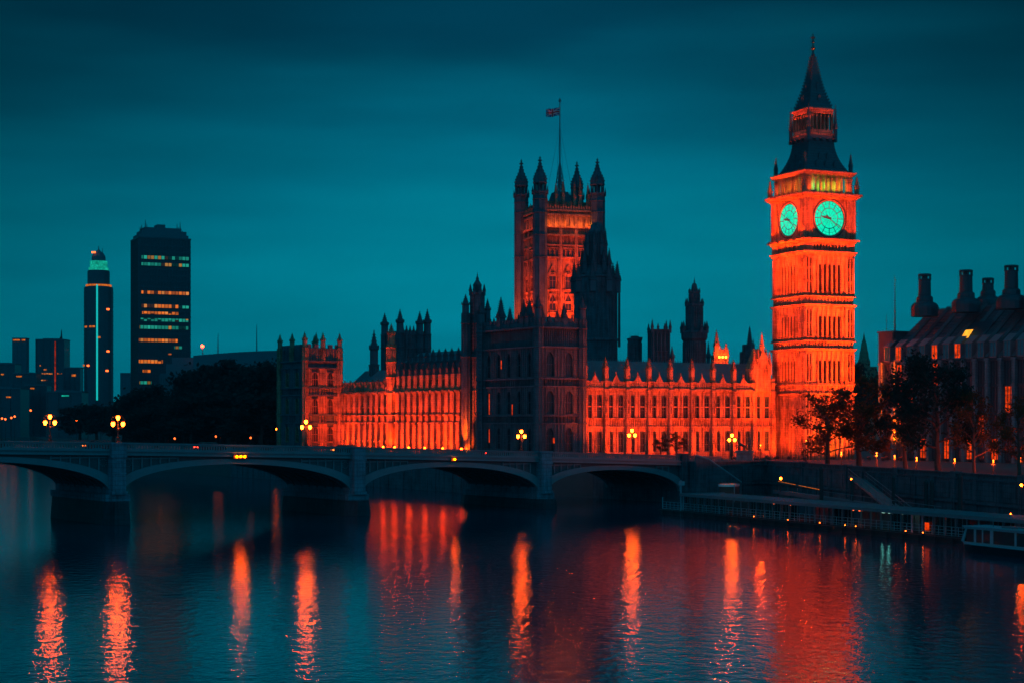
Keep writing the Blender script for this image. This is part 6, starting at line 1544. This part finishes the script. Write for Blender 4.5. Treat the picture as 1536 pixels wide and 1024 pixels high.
def gangway():
    for (pxa, pxb, lab) in ((1282, 1330, 'sloping gangway with grey handrails from the river wall down to the pier'),):
        a = line_px(E0, E1, pxa); k = along(PA, pu, pxb); c = (PA[0]+pu[0]*k+pv[0]*5, PA[1]+pu[1]*k+pv[1]*5)
        d = Vector((c[0]-a[0], c[1]-a[1])); L = d.length; th = math.atan2(d.y, d.x)
        t = thing('gangway', lab, 'gangway', (a[0], a[1], 0), th, 'gangways to the landing stage'); t['_z0'] = 0.0
        z0, z1 = 5.6, .9
        b = MB(); b.add([(0, -1, z0), (L, -1, z1), (L, 1, z1), (0, 1, z0), (0, -1, z0-.3), (L, -1, z1-.3), (L, 1, z1-.3), (0, 1, z0-.3)], [(0, 1, 2, 3), (4, 7, 6, 5), (0, 4, 5, 1), (3, 2, 6, 7)]); b.build('ramp', 'metal_grey', t)
        for s in (-1, 1):
            b = MB(); b.tube((0, s, z0+1.1), (L, s, z1+1.1), .06, .06); b.tube((0, s, z0+.55), (L, s, z1+.55), .03, .03)
            for q in range(9): f = q/8; b.tube((L*f, s, z0+(z1-z0)*f), (L*f, s, z0+(z1-z0)*f+1.1), .04, .04)
            b.build('handrail', 'metal_grey', t)
gangway()
def ramp_wall():      # sloping quayside walk with a lit rail, in front of the river wall
    a = W(1168, 268); c = W(1232, 246); d = Vector((c[0]-a[0], c[1]-a[1])); L = d.length; th = math.atan2(d.y, d.x)
    t = thing('quay_walk', 'low quayside walkway with an orange lit rail below the clock tower', 'walkway', (a[0], a[1], 0), th); t['_z0'] = 0.0
    b = MB(); b.box(-3, L*3.2, 0, 2.2, 2.6, 2.9); b.box(-3, L*3.2, -.1, .0, 2.5, 3.1)
    for k in range(9): x = -2+k*(L*3.1)/8; b.box(x-.2, x+.2, .2, .6, -2, 2.6)
    b.build('deck', 'concrete', t)
    za, zc = ZY(721, 268), ZY(734, 246)
    b = MB(); b.tube((0, -.05, za), (L*.42, -.05, za+(zc-za)*.42), .04, .04); b.build('rail_light', 'window_amber', t); b = MB(); b.tube((L*.5, -.05, za+(zc-za)*.5), (L, -.05, zc), .04, .04); b.build('rail_light', 'window_amber', t)
    b = MB()
    for k in range(14): x = L*3*k/13; b.tube((x, 0, 2.9), (x, 0, 3.9), .03, .03, 4)
    b.tube((L, 0, 3.9), (L*3.1, 0, 3.9), .04, .04); b.build('railing', 'metal_grey', t)
    for i in range(3): up_light(t, L*(.2+.3*i), -1.0, 3.8, 12, (1, .08, .005), .1)
ramp_wall()
wall_lamp('bright red lamp at the top of the quayside walk', 1171, 717, 266, 25, 'lamp_glass', .2, 2.9)
wall_lamp('small orange lamp on the pile below the bare branching tree', 1277, 718, 240, 8, 'crown_lamp', .13, 3.0)
wall_lamp('small orange lamp on the thin pile right of the gangway', 1341, 719, 230, 8, 'crown_lamp', .15, 3.0)
wall_lamp('orange lamp at the right edge above the moored boat', 1532, 727, 205, 30, 'lamp_glass', .17, .8)
wall_lamp('small amber lamp over the boat roof', 1516, 770, 196, 5, 'crown_lamp', .09, .8)
for px, lab in ((1134, 'first'), (1185, 'second'), (1233, 'third'), (1271, 'fourth'), (1287, 'fifth'), (1362, 'sixth'), (1388, 'seventh'), (1450, 'last')):  # lights added along the stage edge to give the orange water reflections
    k = along(PA, pu, px); x, y = PA[0]+pu[0]*k-pv[0]*.35, PA[1]+pu[1]*k-pv[1]*.35
    t = thing('added_light', f'small orange light on the river edge of the landing stage, {lab} from the left', 'lamp', (x, y, .7), TP, 'mooring lights along the stage')
    b = MB(); b.box(-.08, .08, -.08, .08, -.3, .25); b.build('bracket', 'black_iron', t, shift=False); b = MB(); b.ball((0, 0, .32), .05, 8, 6); b.build('bulb', 'crown_lamp', t, shift=False)
def kiosk():
    D = 262; o = W(1091, D); t = thing('kiosk', 'small dark shelter with a pale lit canopy under the bridge stair', 'kiosk', (o[0], o[1], 0), R(-20)); z = lambda y: ZY(y, D); m = D/FOC; t['_z0'] = 0.0
    b = MB(); b.box(-12*m, 12*m, 0, 3, -.5, z(728)); b.box(-14*m, 30*m, -.2, 6, -1, z(752)); b.build('wall', 'timber_wet', t)
    b = MB(); b.box(-12.5*m, 12.5*m, -.5, 3, z(729), z(725.5)); b.build('canopy', 'boat_white', t)
    b = MB(); b.box(11*m, 11.6*m, -.4, -.3, z(752), z(726)); b.build('post', 'boat_white', t)
    for x in (-1, 3.5): b = MB(); b.ball((x*m, -.4, z(744.5)), .12, 6, 5); b.build('lamp', 'far_lamp', t)
    up_light(t, 0, -1.5, z(731), 8, (.2, .8, .9), .2)
kiosk()
def boat():
    o = W(1453, 182); t = thing('river_boat', 'white cabin boat with large dark windows moored at the right edge', 'boat', (o[0], o[1], 0), TP); t['_z0'] = 0.0
    L = 15; w_ = 3.6; b = MB()
    st = [(-.6, .25, 1.0), (.6, 1.1, .95), (2.5, 1.7, .9), (L, 1.8, .85)]; vs = []
    for x, hw, zz in st: vs += [(x, -hw*.75, -.4), (x, -hw, zz), (x, hw, zz), (x, hw*.75, -.4)]
    b.add(vs, [(j*4+q, j*4+(q+1) % 4, j*4+4+(q+1) % 4, j*4+4+q) for j in range(3) for q in range(4)]+[(0, 1, 2, 3), (12, 15, 14, 13)]); b.build('hull', 'hull_dark', t)
    b = MB(); b.tube((-.6, -.25, 1.0), (.6, -1.12, .97), .07, .07); b.tube((.6, -1.12, .97), (2.5, -1.72, .92), .07, .07); b.tube((2.5, -1.72, .92), (L, -1.82, .87), .07, .07); b.build('rubbing_strake', 'boat_white', t)
    b = MB(); y = 1.45
    # cabin built as frame pieces around its windows
    b.box(1.0, L-.5, -y, y, .85, 1.15); b.box(1.0, L-.5, -y-.05, y+.05, 2.55, 2.75); b.box(.9, L-.3, -y-.2, y+.2, 2.75, 2.86)
    b.add([(.5, -y, 1.15), (1.2, -y, 2.55), (1.5, -y, 2.55), (.95, -y, 1.15), (.5, y, 1.15), (1.2, y, 2.55), (1.5, y, 2.55), (.95, y, 1.15)], [(0, 3, 2, 1), (4, 5, 6, 7), (0, 1, 5, 4), (3, 7, 6, 2)])
    for x, ww in ((2.6, .35), (3.9, .2), (5.2, .5), (9.0, .3), (12, .4), (L-.8, .3)): b.box(x, x+ww, -y, -y+.1, 1.15, 2.55); b.box(x, x+ww, y-.1, y, 1.15, 2.55)
    b.build('cabin', 'boat_white', t)
    xs = [(1.3, 2.6), (2.95, 3.9), (4.1, 5.2), (5.7, 9.0), (9.3, 12), (12.4, L-.8)]
    for a, c in xs: b = MB(); b.box(a, c, -y+.04, -y+.07, 1.15, 2.55); b.build('window', 'glass_dark', t)
    b = MB(); b.add([(1.0, -y+.1, 1.15), (1.0, y-.1, 1.15), (1.45, y-.1, 2.5), (1.45, -y+.1, 2.5)], [(0, 1, 2, 3)]); b.build('windscreen', 'glass_dark', t)
    b = MB(); b.tube((4, 0, 2.86), (4, 0, 4.0), .05, .03); b.tube((3.7, 0, 3.5), (4.3, 0, 3.5), .03, .03); b.box(6, 8.5, -.6, .6, 2.86, 3.05); b.build('roof_mast', 'metal_grey', t)
boat()

# ------------------------------------------------------------------ river terrace lamps and far bank lights
TE0, TE1 = (-10.4, 333), (-72, 430)
for i, (px, e) in enumerate(((566, 1), (583, 1), (604, 1), (628, 1), (655, 1), (683, 1))):
    p = line_px(TE0, TE1, px); nm = ('farthest', 'second farthest', 'third from the far end', 'third nearest', 'second nearest', 'nearest')[i]
    t = thing('terrace_lamp', f'lamp post on the river terrace below the palace, {nm}', 'lamp', (p[0]+1.2, p[1]+1, GZ), TR, 'lamps along the palace terrace')
    b = MB(); b.lathe(0, 0, [(.16, 0), (.16, .4), (.06, .5), (.05, 2.9)], 6); b.build('post', 'black_iron', t, shift=False); b = MB(); b.ball((0, 0, 3.15), .24, 8, 6); b.build('globe', 'terrace_glass', t, shift=False)
b = MB(); d = Vector((TE1[0]-TE0[0], TE1[1]-TE0[1])); Lw = d.length
t = thing('terrace_wall', 'dark river wall of the palace terrace seen through the bridge arches', 'river wall', (TE0[0], TE0[1], 0), math.atan2(d.y, d.x)); t['_z0'] = 0.0
b.box(-18, Lw, -.05, .4, -1, 6.4); b.box(-18, Lw, -.2, .5, 6.4, 6.6)
# (the outward side looks to the river)
for k in range(40): x = -18+k*3.4; b.box(x-.3, x+.3, -.3, .6, -1, 6.3)
b.build('wall', 'quay', t)
fl = [(3, 627, 900), (8, 628, 880), (17, 626, 870), (22, 624, 860), (115, 630, 800), (132, 629, 780), (151, 634, 760), (206, 631, 700), (222, 634, 680), (239, 650, 640), (262, 657, 600), (324, 654, 520), (331, 654, 518), (376, 656, 490), (415, 643, 450), (46, 615, 900), (36, 610, 1000), (12, 596, 1000)]
for i, (px, py, D) in enumerate(fl):
    o = W(px, D); z = ZY(py, D); zb = min(GZ-1, z-1)
    desc = f"small orange lamp on the far bank, number {i+1}"
    ref = ['at the left edge of the photo', 'just right of the left edge lamp', 'left of the pair under the low blocks', 'right of the pair under the low blocks', 'left of the second bridge lamp, leftmost of three', 'left of the second bridge lamp, middle of three', 'left of the second bridge lamp, nearest to it',
           'just right of the second bridge lamp', 'second to the right of the second bridge lamp', 'low by the water under the trees', 'at the waterline above the second arch', 'left of the close pair under the dark trees', 'right of the close pair under the dark trees', 'alone under the trees before the palace', 'beside the dark face of the far pavilion',
           'in front of the low blocks, above the first bridge lamp', 'high among the low blocks', 'high at the left edge among the low blocks'][i]
    t = thing('bank_lamp', 'small orange lamp post '+ref, 'lamp', (o[0], o[1], zb), 0, 'far bank lamps')
    h = z-zb; b = MB(); b.tube((0, 0, 0), (0, 0, h-.4), .15, .1, 5); b.build('post', 'black_iron', t, shift=False); b = MB(); b.ball((0, 0, h), .0011*D*.58, 6, 5); b.build('globe', 'crown_lamp' if i in (14, 4, 7) else 'far_lamp', t, shift=False)

# ------------------------------------------------------------------ the river air
m, t = material('haze')
pv_ = t.n('ShaderNodeVolumePrincipled', ins={'Color': (.10, .60, .74, 1), 'Density': .00010, 'Anisotropy': .2})
t.n('ShaderNodeOutputMaterial', ins={'Volume': pv_.outputs[0]})
b = MB(); b.box(-2500, 2500, -40, 3500, -4, 150)
hz = b.build('haze', 'haze'); tag(hz, kind='stuff')
sc.cycles.volume_bounces = 0
